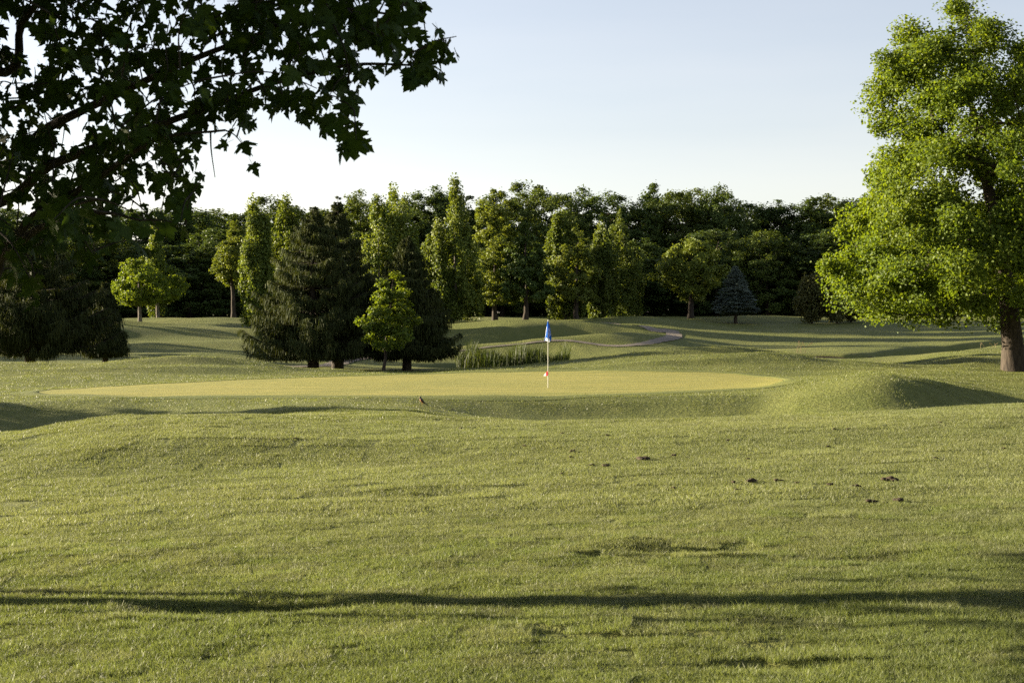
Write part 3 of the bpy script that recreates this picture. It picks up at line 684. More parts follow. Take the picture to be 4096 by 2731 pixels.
# spruces
def spruce(name, fx, Y, top, wpx, seed, label, mat, droop=.45, nbr=230, hang=.55, bare=.1, sweep=None, upt=.35, strip_w=.02, nspray=230, prof=None, stiff=False, flat=1.0):
    r = np.random.RandomState(seed); Hs = hpx(top, fx, Y); R = wpx / 4 * Y / F / 2; root = empty(name)
    prof = prof or [(0, .8), (.08, 1), (.25, .92), (.5, .72), (.75, .42), (.92, .18), (1, .03)]
    tz = np.linspace(-.2, Hs * .98, 14); V, q = tube(np.column_stack([.03 * np.sin(tz), .03 * np.cos(tz * 1.3), tz]), .008 + (Hs * .036) * (1 - tz / Hs).clip(0) ** 1.15, 10)
    obj('trunk', make_mesh('trunk', V, q, smooth=True), M_BARK, root)
    parts, SV, ST, SR, off = [], [], [], [], 0
    br = [(bare + (1 - bare) * (1 - math.sqrt(r.rand() * .98 + .0)) ** 1.0, r.rand() * 6.283, 1.0) for _ in range(nbr)] + [(bare + (1-bare)*u, r.rand()*6.283, .9) for u in r.rand(nbr // 3)]
    br = [(bare + (1 - bare) * (np.round((tt - bare) / (1 - bare) * 13 + r.normal(0, .16)) / 13 if not stiff else (tt - bare) / (1 - bare)), a, lf) for tt, a, lf in br]
    br = [(min(.985, tt + r.normal(0, .006)), a, lf) for tt, a, lf in br]
    br += [(.80 + .185 * u, r.rand() * 6.283, .9) for u in r.rand(45)]
    if sweep: br += sweep
    for tt, a, lf in br:
        L = R * np.interp((tt - bare) / (1 - bare), [p[0] for p in prof], [p[1] for p in prof]) * r.uniform(.6, 1.15) * lf + ((.03 + .09 * (1 - tt)) if not stiff else .03)
        s = np.linspace(0, 1, 9); dr = droop * (1 - .75 * tt) * r.uniform(.7, 1.3)
        zz = tt * Hs + L * (.12 * s - dr * np.sin(s * 2.2) * .55 + upt * np.maximum(0, s - .6) ** 1.5 * (1.2 if not stiff else .6))
        lo = r.uniform(.6, 1.15); zz = np.maximum(zz, lo)
        bend = r.normal(0, .12)
        xx, yy = L * s * np.cos(a + bend * s), L * s * np.sin(a + bend * s); B = np.column_stack([xx, yy, zz])
        parts.append(tube(B, .008 + .018 * L / 3 * (1 - s), 4))
        ns = int(nspray * (.35 + .65 * L / R)) ; u = r.uniform(.12, 1.0, ns) ** .75
        P0 = np.column_stack([np.interp(u, s, B[:, k]) for k in range(3)])
        dirb = np.array([math.cos(a), math.sin(a), 0]); side = np.array([-math.sin(a), math.cos(a), 0])
        lat = r.normal(0, 1, ns)
        ll = (.16 + .30 * r.rand(ns)) * (1.15 - .6 * u) * (L / R * .6 + .5) * flat
        tf = float(np.clip((1.03 - tt) * 5, .2, 1)); ll = ll * tf
        P1 = P0 + side * (lat * ll)[:, None] * .9 + dirb * (ll * .5)[:, None] + np.array([0, 0, -1]) * (ll * (.15 if stiff else .3))[:, None] + (np.array([0, 0, .12]) if stiff else 0)
        hg = tf * hang * (.3 + .9 * r.rand(ns)) * (1 - .6 * tt) * (.35 + .65 * np.sin(u * 3.0).clip(0))
        if stiff: P2 = P1 + (P1 - P0) * .35 + r.normal(0, .03, (ns, 3))
        else: P2 = P1 + np.array([0, 0, -1]) * hg[:, None] + r.normal(0, .04, (ns, 3)) + dirb * .05
        if not stiff: P2[:, 2] = np.maximum(P2[:, 2], lo - .25 + .35 * r.rand(ns)); P1[:, 2] = np.maximum(P1[:, 2], lo)
        wv = unit(r.normal(0, 1, (ns, 3)) * np.array([1, 1, .25])) * (strip_w * r.uniform(.6, 1.3, ns))[:, None]
        Vv = np.stack([P0 - wv * .5, P0 + wv * .5, P1 + wv, P1 - wv, P2 + wv * .35, P2 - wv * .35], 1).reshape(-1, 3)
        k = off + np.arange(ns) * 6
        ST.append(np.stack([np.stack([k, k + 1, k + 2, k + 3], 1), np.stack([k + 3, k + 2, k + 4, k + 5], 1)], 1).reshape(-1, 4)); SV.append(Vv); SR.append(np.repeat(r.rand(ns), 2)); off += ns * 6
    V, q = join(parts); obj('branches', make_mesh('branches', V, q), M_BARK, root)['kind'] = 'stuff'
    obj('crown', make_mesh('crown', np.concatenate(SV), np.concatenate(ST), np.concatenate(SR)), mat, root)
    put(root, fx, Y); tag(root, label, 'tree'); return root
PI = math.pi
spruce('spruce_tree', 1252, 80, 815, 550, 61, 'big dark spruce with drooping branches left of centre, broad and bushy', M_SPRUCE, sweep=[(.27, PI * 1.02, 1.05), (.24, PI * .97, 1.05)], prof=[(0, .9), (.12, 1), (.3, .85), (.5, .66), (.7, .47), (.85, .28), (.95, .1), (1, .02)])
spruce('spruce_tree', 1350, 83.5, 772, 410, 62, 'tall pointed spruce tip rising from the back of the big dark spruce', M_SPRUCE, prof=[(0, .9), (.1, 1), (.3, .95), (.5, .75), (.75, .36), (.92, .09), (1, .02)])
spruce('spruce_tree', 1627, 81, 935, 370, 63, 'second dark spruce right of the slim young tree, one branch sweeping right', M_SPRUCE, sweep=[(.40, .0, 1.25), (.36, -.05, 1.2), (.38, .06, 1.1)])
spruce('spruce_tree', 118, 79, 860, 640, 64, 'wide black-looking spruce at the left edge with thick trunk', M_SPRUCE, droop=.3, bare=.15, sweep=[(.32, 0.02, 1.1), (.30, -.05, 1.05)])
spruce('spruce_tree', 420, 84, 1120, 150, 65, 'small narrow spruce against the right side of the wide left spruce', M_SPRUCE, nbr=120)
spruce('blue_spruce_tree', 2942, 122, 1068, 172, 66, 'blue-grey spruce with a neat cone shape on the far fairway', M_BLUE, droop=.05, hang=.1, bare=.12, stiff=True, strip_w=.035, nspray=190, upt=.2, prof=[(0, .9), (.07, 1), (.3, .8), (.6, .5), (.85, .24), (1, .05)])

# ------------------------------------------------------------------ the wood behind the course
FV = []
fp = [[(0, .75), (.2, .95), (.5, 1), (.75, .8), (.92, .45), (1, .1)], [(0, .9), (.25, 1), (.55, .95), (.8, .85), (.95, .55), (1, .2)], [(0, .8), (.3, .9), (.6, 1), (.85, .7), (1, .25)],
      [(0, .9), (.3, .8), (.6, .6), (.85, .35), (1, .05)], [(0, .6), (.3, .8), (.55, 1), (.8, .95), (.95, .6), (1, .2)]]
def woodtree(k, root=None):
    return broadleaf('wood_tree', 100 + k, 17.0, sc(fp[k % 5], 4.2 if k % 5 != 3 else 3.0), 1.0, .24, 190, 26000, .26, .85, [M_FOREST, M_FOREST, M_FORESTY, M_FOREST, M_FORESTY][k % 5], M_BARK, cz=.65, lump=.35, tipr=.02, shell=.55)
SKY = [(-150,800,190),(20,830,170),(160,860,180),(330,850,200),(480,830,180),(640,840,190),(780,800,180),(900,850,170),(1080,785,190),(1250,830,180),(1420,790,180),(1660,775,170),(1780,730,200),
       (1950,770,180),(2110,726,170),(2215,745,170),(2330,752,170),(2440,772,180),(2540,785,150),(2615,712,120),(2700,760,160),(2800,733,170),(2870,745,150),(2960,812,170),(3080,788,170),(3170,815,150),
       (3255,770,150),(3350,765,150),(3450,795,170),(3600,785,190),(3780,790,200),(3960,800,200),(4150,780,200),(4350,800,200)]
LBL = {780: 'airy crown standing up on the left skyline of the wood, right of the overhanging leaves', 900: 'low crown in the skyline dip left of the narrow poplars', 640: 'wood tree behind the thin poplar spire on the left',
       1080: 'dark crown on the skyline between the two poplars left of the big spruce', 1250: 'wood tree straight behind the top of the big dark spruce', 1420: 'wood tree behind the pointed spruce tip', 1660: 'wood tree just right of the tallest poplar tip',
       1780: 'broad crown on the skyline right above the second dark spruce', 1950: 'wood tree directly behind the tall oak', 2110: 'rounded crown on the skyline just right of the tall oak', 2215: 'wood tree on the skyline above the twin-tipped poplar',
       2330: 'wood tree on the skyline above the slender maple', 2440: 'wood tree on the skyline above the dense poplar pair', 2540: 'low wood tree in the dip left of the spiky narrow tree top', 2615: 'spiky narrow tree top, highest on the skyline right of centre',
       2700: 'wood tree on the skyline above the left half of the round maple', 2800: 'large dark rounded crown on the skyline above the round maple', 2870: 'wood tree at the right shoulder of the large dark rounded crown', 2960: 'wood tree on the skyline straight above the blue spruce',
       3080: 'small dome on the low skyline between the blue spruce and the olive shrubs', 3170: 'low wood tree on the skyline left of the olive shrubs', 3255: 'spiky crown on the low skyline above the leftmost olive shrub', 3350: 'wood tree on the skyline above the middle olive shrub', 3450: 'wood tree meeting the left edge of the big maple crown'}
rf = np.random.RandomState(5); protos = {}; used = {}
def wood(fx, Y, top, wpx, k, label=None):
    h = hpx(top, fx, Y); w = wpx / 4 * Y / F / 2 * 1.5
    if k not in protos: protos[k] = woodtree(k); t = protos[k]
    else: t = copy_tree(protos[k])
    put(t, fx, Y, rf.rand() * 6.283); rr = 4.2 if k % 5 != 3 else 3.0
    t.scale = (w / rr, w / rr, h / 17.0)
    tag(t, label or 'leafy tree in the dark wood that closes off the back of the course', 'tree', 'trees of the dark wood'); return t
for i, (fx, top, w) in enumerate(SKY):
    k = 3 if fx in (2615, 3255) else [0, 1, 2, 4, 5, 6][i % 6]
    wood(fx, 158 + rf.rand() * 8, top - 8, w * 1.15, k, LBL.get(fx))
for i in range(30):                                    # lower trees along the wood's edge
    fx = -200 + i * 155 + rf.randint(-40, 40); wood(fx, 144 + rf.rand() * 6, rf.randint(900, 1000), rf.randint(190, 260), [0, 1, 2, 4, 5, 6][rf.randint(6)])
for i in range(22):                                    # the next row behind
    fx = -300 + i * 215 + rf.randint(-50, 50); wood(fx, 176 + rf.rand() * 10, rf.randint(800, 850), 260, [0, 1, 4, 5][rf.randint(4)])
# understorey, one mass
r = np.random.RandomState(9); n = 30000
fx = r.uniform(-100, 120, n); Yv = 150 + r.rand(n) * 32; z = H(fx * .75, Yv) + r.rand(n) ** 1.3 * 5.5
V, T = leaves(r, np.column_stack([fx * .75, Yv, z]), r.normal(0, 1, (n, 3)) + [0, -.4, .3], .55 * r.uniform(.6, 1.4, n))
tag(obj('undergrowth', make_mesh('undergrowth', V, T, np.repeat(r.rand(n) * .6, 2)), M_FOREST), 'dark undergrowth at the foot of the wood', 'undergrowth', kind='stuff')

# trees beyond the left edge whose shadows cross the slope
for X, Y, Hh, k in [(-35.5, 100, 8.0, 0), (-36, 108.5, 4.2, 1), (-43, 98.5, 9, 1)]:
    t = copy_tree(protos[k]); t.location = (X, Y, h1(X, Y) - .1); t.scale = (.36, .36, Hh / 17); t.rotation_euler = (0, 0, X)
    tag(t, 'tree beyond the left edge whose shadow crosses the left slope', 'tree', 'trees beyond the left edge')

for X, Y, Hh, k in [(-18.6, 43.4, 4.6, 1), (-21.5, 45.2, 4.4, 0)]:  # unseen bushes, added to throw shade into the hollow left of the green
    t = copy_tree(protos[k]); t.location = (X, Y, h1(X, Y) - .3); t.scale = (.46, .40, Hh / 17); t.rotation_euler = (0, 0, X)
    tag(t, 'bush added beyond the left edge so that its shadow darkens the hollow by the green', 'bush', 'bushes added beyond the left edge')

# ------------------------------------------------------------------ the near maple, top left
NM = empty('maple_tree', (-8.5, 12.4, h1(-8.5, 12.4) - .05)); tag(NM, 'maple whose dark leafy boughs hang over the top left corner', 'tree')
base = np.array(NM.location)
def P3(fx, fy, Y): return np.array([px(fx, Y), Y, CAMZ - (fy / 4 - 341) * Y / F])
def off(p): return np.asarray(p) - base
trunk = np.array([(-8.5, 12.4, -.4), (-8.48, 12.42, .4), (-8.42, 12.6, 1.1), (-8.35, 12.95, 1.75), (-8.3, 13.5, 2.5), (-8.4, 13.9, 3.6), (-8.6, 14.2, 5.5), (-8.5, 14.3, 8.5)])
V, q = tube(trunk - base, [.28, .19, .165, .155, .15, .14, .10, .05], 14); obj('trunk', make_mesh('trunk', V, q, smooth=True), M_BARK, NM)
for st, ra in [([(-8.9, 12.95, -.4), (-8.8, 13.05, .6), (-8.9, 13.2, 1.3), (-9.1, 13.45, 2.2), (-9.3, 13.9, 3.6)], .085), ([(-8.2, 11.95, -.4), (-8.1, 11.95, .5), (-7.9, 12.0, 1.0), (-7.6, 12.2, 1.8), (-7.4, 12.6, 3.0)], .05)]:
    st = smooth_open(st, 4); V, q = tube(st - base, np.linspace(ra, ra * .5, len(st)), 8); obj('stem', make_mesh('stem', V, q, smooth=True), M_BARK, NM)
limbs = [
 [(-8.3, 13.6, 2.8), (-6.2, 12.6, 3.2), P3(-150, 700, 11.87), P3(200, 505, 11.04), P3(460, 380, 10.49), P3(740, 250, 9.94), P3(1000, 150, 9.38), P3(1300, 40, 8.97), P3(1600, 60, 8.69)],
 [(-8.3, 13.7, 3.0), (-6.2, 12.2, 2.9), P3(-150, 830, 11.04), P3(200, 660, 10.49), P3(480, 555, 9.94), P3(800, 440, 9.52), P3(1100, 330, 9.11), P3(1400, 260, 8.83), P3(1660, 260, 8.56)],
 [(-8.4, 13.9, 3.6), (-5.8, 11.8, 4.4), P3(-80, 280, 10.21), P3(90, 90, 9.66), P3(230, -90, 9.25), P3(500, -300, 8.83)],
 [(-8.3, 13.5, 2.6), (-6, 11.5, 2.5), P3(-150, 1010, 10.21), P3(140, 860, 9.66), P3(380, 720, 9.25), P3(620, 560, 8.83), P3(900, 520, 8.56)],
 [(-8.3, 13.5, 2.55), (-5.9, 11.0, 2.35), P3(-200, 1130, 9.66), P3(20, 1010, 9.11), P3(180, 900, 8.69), P3(400, 850, 8.42), P3(560, 880, 8.28)],
]
LN = []
for L in limbs:
    pts = smooth_open(L, 5); rad = .006 + .05 * np.linspace(1, 0, len(pts)) ** 1.3; V, q = tube(pts - base, rad, 8)
    obj('branch', make_mesh('branch', V, q, smooth=True), M_TWIG, NM); LN.append(pts)
LN = np.concatenate(LN)
MASK = np.array([(-1500,-500),(400,-500),(1690,-80),(1700,60),(1660,110),(1800,105),(1850,240),(1760,280),(1800,330),(1680,400),(1560,290),(1490,350),(1500,430),(1380,430),(1440,530),(1480,600),(1360,620),(1290,530),(1180,520),(1010,440),(1030,690),(900,620),(800,640),(870,770),(730,860),(770,960),(650,940),(680,1000),(590,1040),(450,1020),(400,1140),(330,1060),(220,1060),(190,1180),(130,1280),(60,1130),(-80,1120),(-1500,1000)])
rr = np.random.RandomState(12)
tips = []
while len(tips) < 1180:
    fx, fy = rr.uniform(-1500, 1850), rr.uniform(-500, 1280)
    if inside(MASK, np.array([fx]), np.array([fy]))[0]:
        Y = rr.uniform(7.6, 9.6) + min(1.1, max(0, 1 - fx / 1500)) * rr.uniform(0, 4.0) - (.8 if fy > 850 else 0); tips.append(P3(fx, fy - 45, Y))
tips = np.array(tips)
# twigs from the boughs to the leaf sprays
nodes = list(LN); A = np.array(LN); dist = np.array([np.min(np.linalg.norm(A - t, axis=1)) for t in tips]); parts = []; spray = []
for k in np.argsort(dist):
    t = tips[k]; dd = t - A; Ld = np.linalg.norm(dd, axis=1); j = int(np.argmin(Ld + .5 * np.maximum(0, A[:, 0] - t[0]))); a = A[j]
    mid = (a + t) / 2 + rr.normal(0, .05, 3) * Ld[j] + [0, 0, .07 * Ld[j]]
    c = smooth_open([a, mid, t], 4); ra = .004 + .006 * min(1, Ld[j]); parts.append(tube(c - base, np.linspace(ra, .0022, len(c)), 5)); spray.append(c); A = np.vstack([A, c[3:]])
twig_parts = parts

half = [(0, 0), (.10, -.05), (.22, -.10), (.36, -.05), (.29, .06), (.40, .12), (.52, .22), (.66, .33), (.52, .37), (.55, .50), (.40, .45), (.22, .42), (.20, .54), (.30, .62), (.19, .72), (.14, .84), (.05, .95)]
outl = half + [(0, 1.06)] + [(-x, y) for x, y in half[:0:-1]]
def leaf_mesh(seed):
    r = np.random.RandomState(seed); P = np.array(outl) + r.normal(0, .014, (len(outl), 2)); P[0] = 0
    P[:, 0] *= r.uniform(.85, 1.1); c = np.array([[0, .3]]); P = np.vstack([c, P]); cu, cv, fo = r.uniform(.1, .5), r.uniform(.15, .6), r.uniform(.0, .35)
    z = -cu * P[:, 0] ** 2 - cv * (P[:, 1] - .2).clip(0) ** 2 + fo * np.abs(P[:, 0]) + .05 * np.sin(6 * P[:, 0] + seed)
    V = np.column_stack([P, z]); n = len(P) - 1; i = np.arange(n)
    T = np.stack([np.zeros(n, int), 1 + i, 1 + (i + 1) % n], 1)
    # the stalk
    pv = np.array([[-.012, -.55, .10], [.012, -.55, .10], [.012, 0, 0], [-.012, 0, 0]]); T2 = np.array([[0, 1, 2], [0, 2, 3]]) + len(V)
    return np.vstack([V, pv]), np.vstack([T, T2])
LM = [leaf_mesh(70 + k) for k in range(6)]
LME = []
for k, (V, T) in enumerate(LM):
    me = make_mesh('leaf', V, T, np.full(len(T), .12 + .15 * k)); me.materials.append(M_NEAR); LME.append(me)
from mathutils import Matrix
inst = []; twig_n = [0] * len(spray)
for ci_, c in enumerate(spray):
    nL = rr.randint(3, 6)
    for _ in range(nL):
        f = rr.uniform(.45, 1.0) * (len(c) - 1); i0 = int(min(f, len(c) - 2)); p = c[i0] + (c[i0 + 1] - c[i0]) * (f - i0) + rr.normal(0, .035, 3)
        a = rr.rand() * 6.283; tip = Vector((math.cos(a), math.sin(a) * .8, -rr.uniform(.25, 1.8))).normalized()
        nrm = Vector((rr.normal(0, .7), rr.normal(0, .9), rr.uniform(.1, 1))).normalized(); nrm = (nrm - tip * nrm.dot(tip)).normalized(); s = tip.cross(nrm)
        size = rr.uniform(.06, .115); M = Matrix(((s.x, tip.x, nrm.x), (s.y, tip.y, nrm.y), (s.z, tip.z, nrm.z)))
        o_ = Vector(p) + tip * size * .5
        cen = o_ + tip * size * .5; fx, fy = (cen.x / cen.y * F + 512) * 4, (341 - (cen.z - CAMZ) / cen.y * F) * 4
        if 0 < fx < 4096 and 0 < fy < 2731 and not inside(MASK, np.array([fx]), np.array([fy]))[0]: continue
        inst.append((o_, M, size, rr.randint(6), fx, fy)); twig_n[ci_] += 1
V, q = join([p for p, c in zip(twig_parts, twig_n) if c]); tw = obj('twigs', make_mesh('twigs', V, q, smooth=True), M_TWIG, NM); tw['kind'] = 'stuff'
# the 300 leaves that show largest are parts of their own
vis = [k for k, t in enumerate(inst) if -40 < t[4] < 1900 and -40 < t[5] < 1350]
vis.sort(key=lambda k: -(inst[k][2] / inst[k][0].y) * (.4 + abs(inst[k][1].col[2].y))); big = set(vis[:300])
SV, ST, SR, of = [], [], [], 0
for k, (p, M, size, v, fx, fy) in enumerate(inst):
    if k in big:
        o = bpy.data.objects.new('leaf', LME[v]); COL.objects.link(o); o.parent = NM
        o.matrix_local = Matrix.Translation(p - Vector(base)) @ M.to_4x4() @ Matrix.Scale(size, 4)
    else:
        Vb, Tb = LM[v]; W = Vb * size @ np.array(M).T + np.array(p) - base; SV.append(W); ST.append(Tb + of); SR.append(np.full(len(Tb), rr.rand())); of += len(W)
lf = obj('leaves', make_mesh('leaves', np.concatenate(SV), np.concatenate(ST), np.concatenate(SR)), M_NEAR, NM); lf['kind'] = 'stuff'
# the rest of the crown, beyond the picture's edges: keeps the boughs in its shade
n = 90000
g = unit(rr.normal(0, 1, (n, 3))) * (rr.rand(n) ** .38)[:, None]
P = np.array([-8.2, 8.6, 6.4]) + g * np.array([8.6, 11.5, 4.6]); 
lump = Waves(8, 9, 1.5, 4); keep = lump(P[:, 0] + .6 * P[:, 2], P[:, 1] - .5 * P[:, 2]) > -.9
fx = (P[:, 0] / np.maximum(P[:, 1], .3) * F + 512) * 4; fy = (341 - (P[:, 2] - CAMZ) / np.maximum(P[:, 1], .3) * F) * 4
infr = (P[:, 1] > .3) & (fx > -120) & (fx < 4300) & (fy > -120) & (fy < 2900)
cot = 1 / math.tan(SUN_EL); lx = P[:, 0] + cot * math.cos(SUN_AZ) * P[:, 2]; ly = P[:, 1] - cot * math.sin(SUN_AZ) * P[:, 2]
shad = (ly > 5.8) & (np.abs(lx) < .34 * ly + .4)
close = np.linalg.norm(P - [0, 0, CAMZ], axis=1) < 2.2
P = P[keep & ~infr & ~shad & ~close & (P[:, 2] > 2.3)]
P = np.vstack([P, np.column_stack([rr.normal(-8.4, .35, 60), rr.normal(13.3, .4, 60), rr.uniform(2.0, 2.8, 60)])])
V, T = leaves(rr, P - base, rr.normal(0, .7, (len(P), 3)) + [0, 0, .6], .17 * rr.uniform(.7, 1.3, len(P)), aspect=.95)
cr = obj('crown', make_mesh('crown', V, T, np.repeat(rr.rand(len(P)), 2)), M_NEAR, NM); cr['kind'] = 'stuff'

# ------------------------------------------------------------------ reeds in the pond
def reeds():
    r = np.random.RandomState(21); n = 12000
    x = px(2050, 87) + np.clip(r.normal(0, 1.45, n), -2.9, 2.9); y = 87.6 + r.normal(0, 1.1, n)
    b = np.column_stack([x, y, H(x, y) - .05]); hh = (1.25 + .2 * np.sin(x * 2.3) + .15 * np.sin(x * 5.1)) * r.uniform(.5, 1.2, n); la = r.rand(n) * 6.283; ln = hh * np.abs(r.normal(0, .18, n)); wa = r.rand(n) * 6.283
    wv = np.column_stack([np.cos(wa), np.sin(wa), 0 * wa]) * .013; lv = np.column_stack([np.cos(la), np.sin(la), 0 * la]) * ln[:, None]; up = np.array([0, 0, 1.])
    m1 = b + lv * .2 + up * (hh * .5)[:, None]; m2 = b + lv * .6 + up * (hh * .85)[:, None]; tp = b + lv + up * hh[:, None]
    V = np.stack([b - wv, b + wv, m1 - wv, m1 + wv, m2 - wv * .6, m2 + wv * .6, tp - wv * .05, tp + wv * .05], 1).reshape(-1, 3); k = np.arange(n) * 8
    q = np.stack([np.stack([k + 2 * j, k + 2 * j + 1, k + 2 * j + 3, k + 2 * j + 2], 1) for j in range(3)], 1).reshape(-1, 4)
    me = make_mesh('reed_bed', V, q, np.repeat(r.rand(n), 3))
    m = leaf_mat('reed', (.018, .038, .009), (.070, .085, .024), trans=.3, nscale=.6)
    tag(obj('reed_bed', me, m), 'tall green reeds standing in the pond behind the flag', 'reeds', kind='stuff')
reeds()

# ------------------------------------------------------------------ flagstick
fxb, fyb = 2192, 1552
bx, by, bz = hit(fxb, fyb); bz += .014
M_DARKCUP = plain_mat('cup_liner', (.05, .05, .045), .6)
def cloth_mat(name, c):
    m, n, l, out = new_mat(name); tc = n.new('ShaderNodeTexCoord'); ns = noise(n, l, 60, 3, tc.outputs['Object'])
    col = mixc(n, l, ns.outputs['Fac'], tuple(x * .85 for x in c), tuple(min(1, x * 1.1) for x in c))
    p = n.new('ShaderNodeBsdfDiffuse'); t_ = n.new('ShaderNodeBsdfTranslucent'); mx = n.new('ShaderNodeMixShader'); mx.inputs[0].default_value = .4
    l.new(col, p.inputs['Color']); l.new(col, t_.inputs['Color']); l.new(p.outputs[0], mx.inputs[1]); l.new(t_.outputs[0], mx.inputs[2]); l.new(mx.outputs[0], out.inputs['Surface']); return m
fs = empty('golf_flagstick', (bx, by, bz)); tag(fs, 'white flagstick with limp blue flag and small red pennant on the green', 'flagstick')
Hf = (fyb - 1283) / 4 * by / F
M_POLE = plain_mat('pole_white', (.62, .60, .54), .4); M_BLUEC = cloth_mat('flag_blue', (.02, .11, .46)); M_WHITE = cloth_mat('flag_white', (.75, .77, .8)); M_RED = cloth_mat('pennant_red', (.75, .025, .045))
V, q = tube([(0, 0, -.05), (0, 0, .6), (0, 0, 1.4), (0, 0, Hf)], [.010, .0095, .0085, .007], 10); pole_o = obj('pole', make_mesh('pole', V, q, smooth=True), M_POLE, fs)
V, q = tube([(0, 0, Hf - .01), (0, 0, Hf + .005), (0, 0, Hf + .02), (0, 0, Hf + .03)], [.012, .018, .017, .004], 10); obj('finial', make_mesh('finial', V, q, smooth=True), M_WHITE, pole_o)
# the limp cloth: rows from the top down, folds seen in plan
rows, cols = 22, 40; V = np.zeros((rows, cols, 3))
for i in range(rows):
    v = i / (rows - 1)
    for j in range(cols):
        u = j / (cols - 1)
        wl_, wr_ = .012 + .105 * v ** .9, .010 + .115 * v ** .85
        x = -wl_ + (wl_ + wr_) * (.5 - .5 * math.cos(u * PI * 1.0)) + .02 * math.sin(u * 9 + 2 * v) * v
        yd = -.018 - (.05 * math.sin(u * 3.2 * PI + .6) + .02 * math.sin(u * 7 * PI)) * (.25 + v)
        V[i, j] = (x, yd, Hf - .02 - .50 * v - v * .11 * math.sin(PI * (.15 + .78 * u)) - .02 * v * math.sin(u * 14))
i = np.arange(rows * cols).reshape(rows, cols); q = np.stack([i[:-1, :-1], i[:-1, 1:], i[1:, 1:], i[1:, :-1]], -1).reshape(-1, 4)
me = make_mesh('flag', V.reshape(-1, 3), q, smooth=True); me.materials.append(M_BLUEC); me.materials.append(M_WHITE)
mi = np.zeros(len(q), np.int32); qi, qj = np.arange(len(q)) // (cols - 1), np.arange(len(q)) % (cols - 1)
mi[(qj < 7) & (qi > 5) & (qi < 19)] = 1; mi[(qi >= 18) & (qj > 12) & (qj < 24)] = 1  # white left border; the bottom patch is a highlight painted in white
me.polygons.foreach_set('material_index', mi); fl = obj('flag', me, None, fs)
# white script lettering running down the cloth
def cloth(u, v):
    a, b = v * (rows - 1), u * (cols - 1); i0, j0 = min(int(a), rows - 2), min(int(b), cols - 2); fa, fb = a - i0, b - j0
    return V[i0, j0] * (1 - fa) * (1 - fb) + V[i0 + 1, j0] * fa * (1 - fb) + V[i0, j0 + 1] * (1 - fa) * fb + V[i0 + 1, j0 + 1] * fa * fb
parts = []
for stroke in [[(.62 + .09 * math.cos(t * 2.1), .36 + .036 * t + .03 * math.sin(t * 4.2)) for t in np.linspace(0, 11, 70)], [(.5 + .05 * math.sin(t * 3), .80 + .05 * math.cos(t * 2.0)) for t in np.linspace(0, 3, 24)],
               [(.82 + .03 * math.cos(t), .70 + .03 * math.sin(t)) for t in np.linspace(0, 5.5, 16)]]:
    pts = np.array([cloth(min(max(u, .02), .98), min(max(v, .02), .97)) + [0, -.006, 0] for u, v in stroke]); parts.append(tube(pts, np.full(len(pts), .0042), 4))
Vt, qt = join(parts); obj('lettering', make_mesh('lettering', Vt, qt), M_WHITE, fl)
# pennant
pz = (fyb - 1480) / 4 * by / F; ph = 22 / 4 * by / F
V2, q2 = [], []
for i in range(7):
    v = i / 6
    V2 += [(0.012 - .15 * v * 1.0, -.014 + .02 * math.sin(v * 5), pz - .16 * v * 1.02), (.012 - .15 * v, -.014 + .02 * math.sin(v * 5 + .5), pz - ph * (1 - v) - .185 * v)]
    if i: k = 2 * i; q2.append((k - 2, k - 1, k + 1, k))
me = make_mesh('pennant', np.array(V2), np.array(q2)); me.materials.append(M_RED); me.materials.append(M_WHITE); me.polygons.foreach_set('material_index', np.array([0, 0, 0, 1, 1, 1], np.int32)); obj('pennant', me, None, fs)
V, q = tube([(0, 0, .0), (0, 0, .004)], [.054, .054], 24); obj('cup_rim', make_mesh('cup_rim', V, q), M_DARKCUP, fs)

# ------------------------------------------------------------------ the robin on the slope before the green
rx, ry, rz = hit(1690, 1622)
bird = empty('robin_bird', (rx, ry, rz), rz=.25); tag(bird, 'small dark robin standing upright on the slope before the green', 'bird')
S = 1.0
prof_b = [(-.092, .030, .004), (-.07, .042, .009), (-.045, .058, .014), (-.02, .080, .030), (.005, .105, .040), (.03, .135, .042), (.045, .160, .034), (.05, .178, .024), (.054, .195, .025), (.060, .210, .022), (.066, .222, .012), (.068, .226, .003)]
# body: rings from tail to crown along a leaning axis; x is -forward (the bird looks left)
ptsb = np.array([(-a, 0, z + .02) for a, z, rr_ in prof_b]); ptsb[:, 0] *= 1.0
V, q = tube(ptsb, [p[2] for p in prof_b], 14)
M_BIRD, nB, lB, oB = new_mat('robin_feathers'); tcb = nB.new('ShaderNodeTexCoord'); sep = nB.new('ShaderNodeSeparateXYZ'); lB.new(tcb.outputs['Object'], sep.inputs[0])
me = make_mesh('body', V, q, smooth=True)
body = obj('body', me, None, bird)
# front of the breast: verts lying left of the axis
att = me.attributes.new('rnd', 'FLOAT', 'POINT'); axx = np.repeat(ptsb[:, 0], 14); zz = np.repeat(ptsb[:, 2], 14)
belly = ((axx - V[:, 0]) > .004) & (zz < .19); att.data.foreach_set('value', belly.astype(np.float32))
ab = nB.new('ShaderNodeAttribute'); ab.attribute_name = 'rnd'; rb = ramp(nB, [(.3, (.022, .02, .02)), (.6, (.20, .075, .03))]); lB.new(ab.outputs['Fac'], rb.inputs[0])
pb = nB.new('ShaderNodeBsdfPrincipled'); pb.inputs['Roughness'].default_value = .7; lB.new(rb.outputs[0], pb.inputs['Base Color']); lB.new(pb.outputs[0], oB.inputs['Surface']); me.materials.append(M_BIRD)
M_DARK = plain_mat('feather_dark', (.02, .019, .018), .6); M_BEAK = plain_mat('beak', (.45, .28, .05), .5)
V, q = tube([(-.076, 0, .222), (-.09, 0, .219), (-.102, 0, .214)], [.007, .005, .001], 6); obj('beak', make_mesh('beak', V, q), M_BEAK, bird)
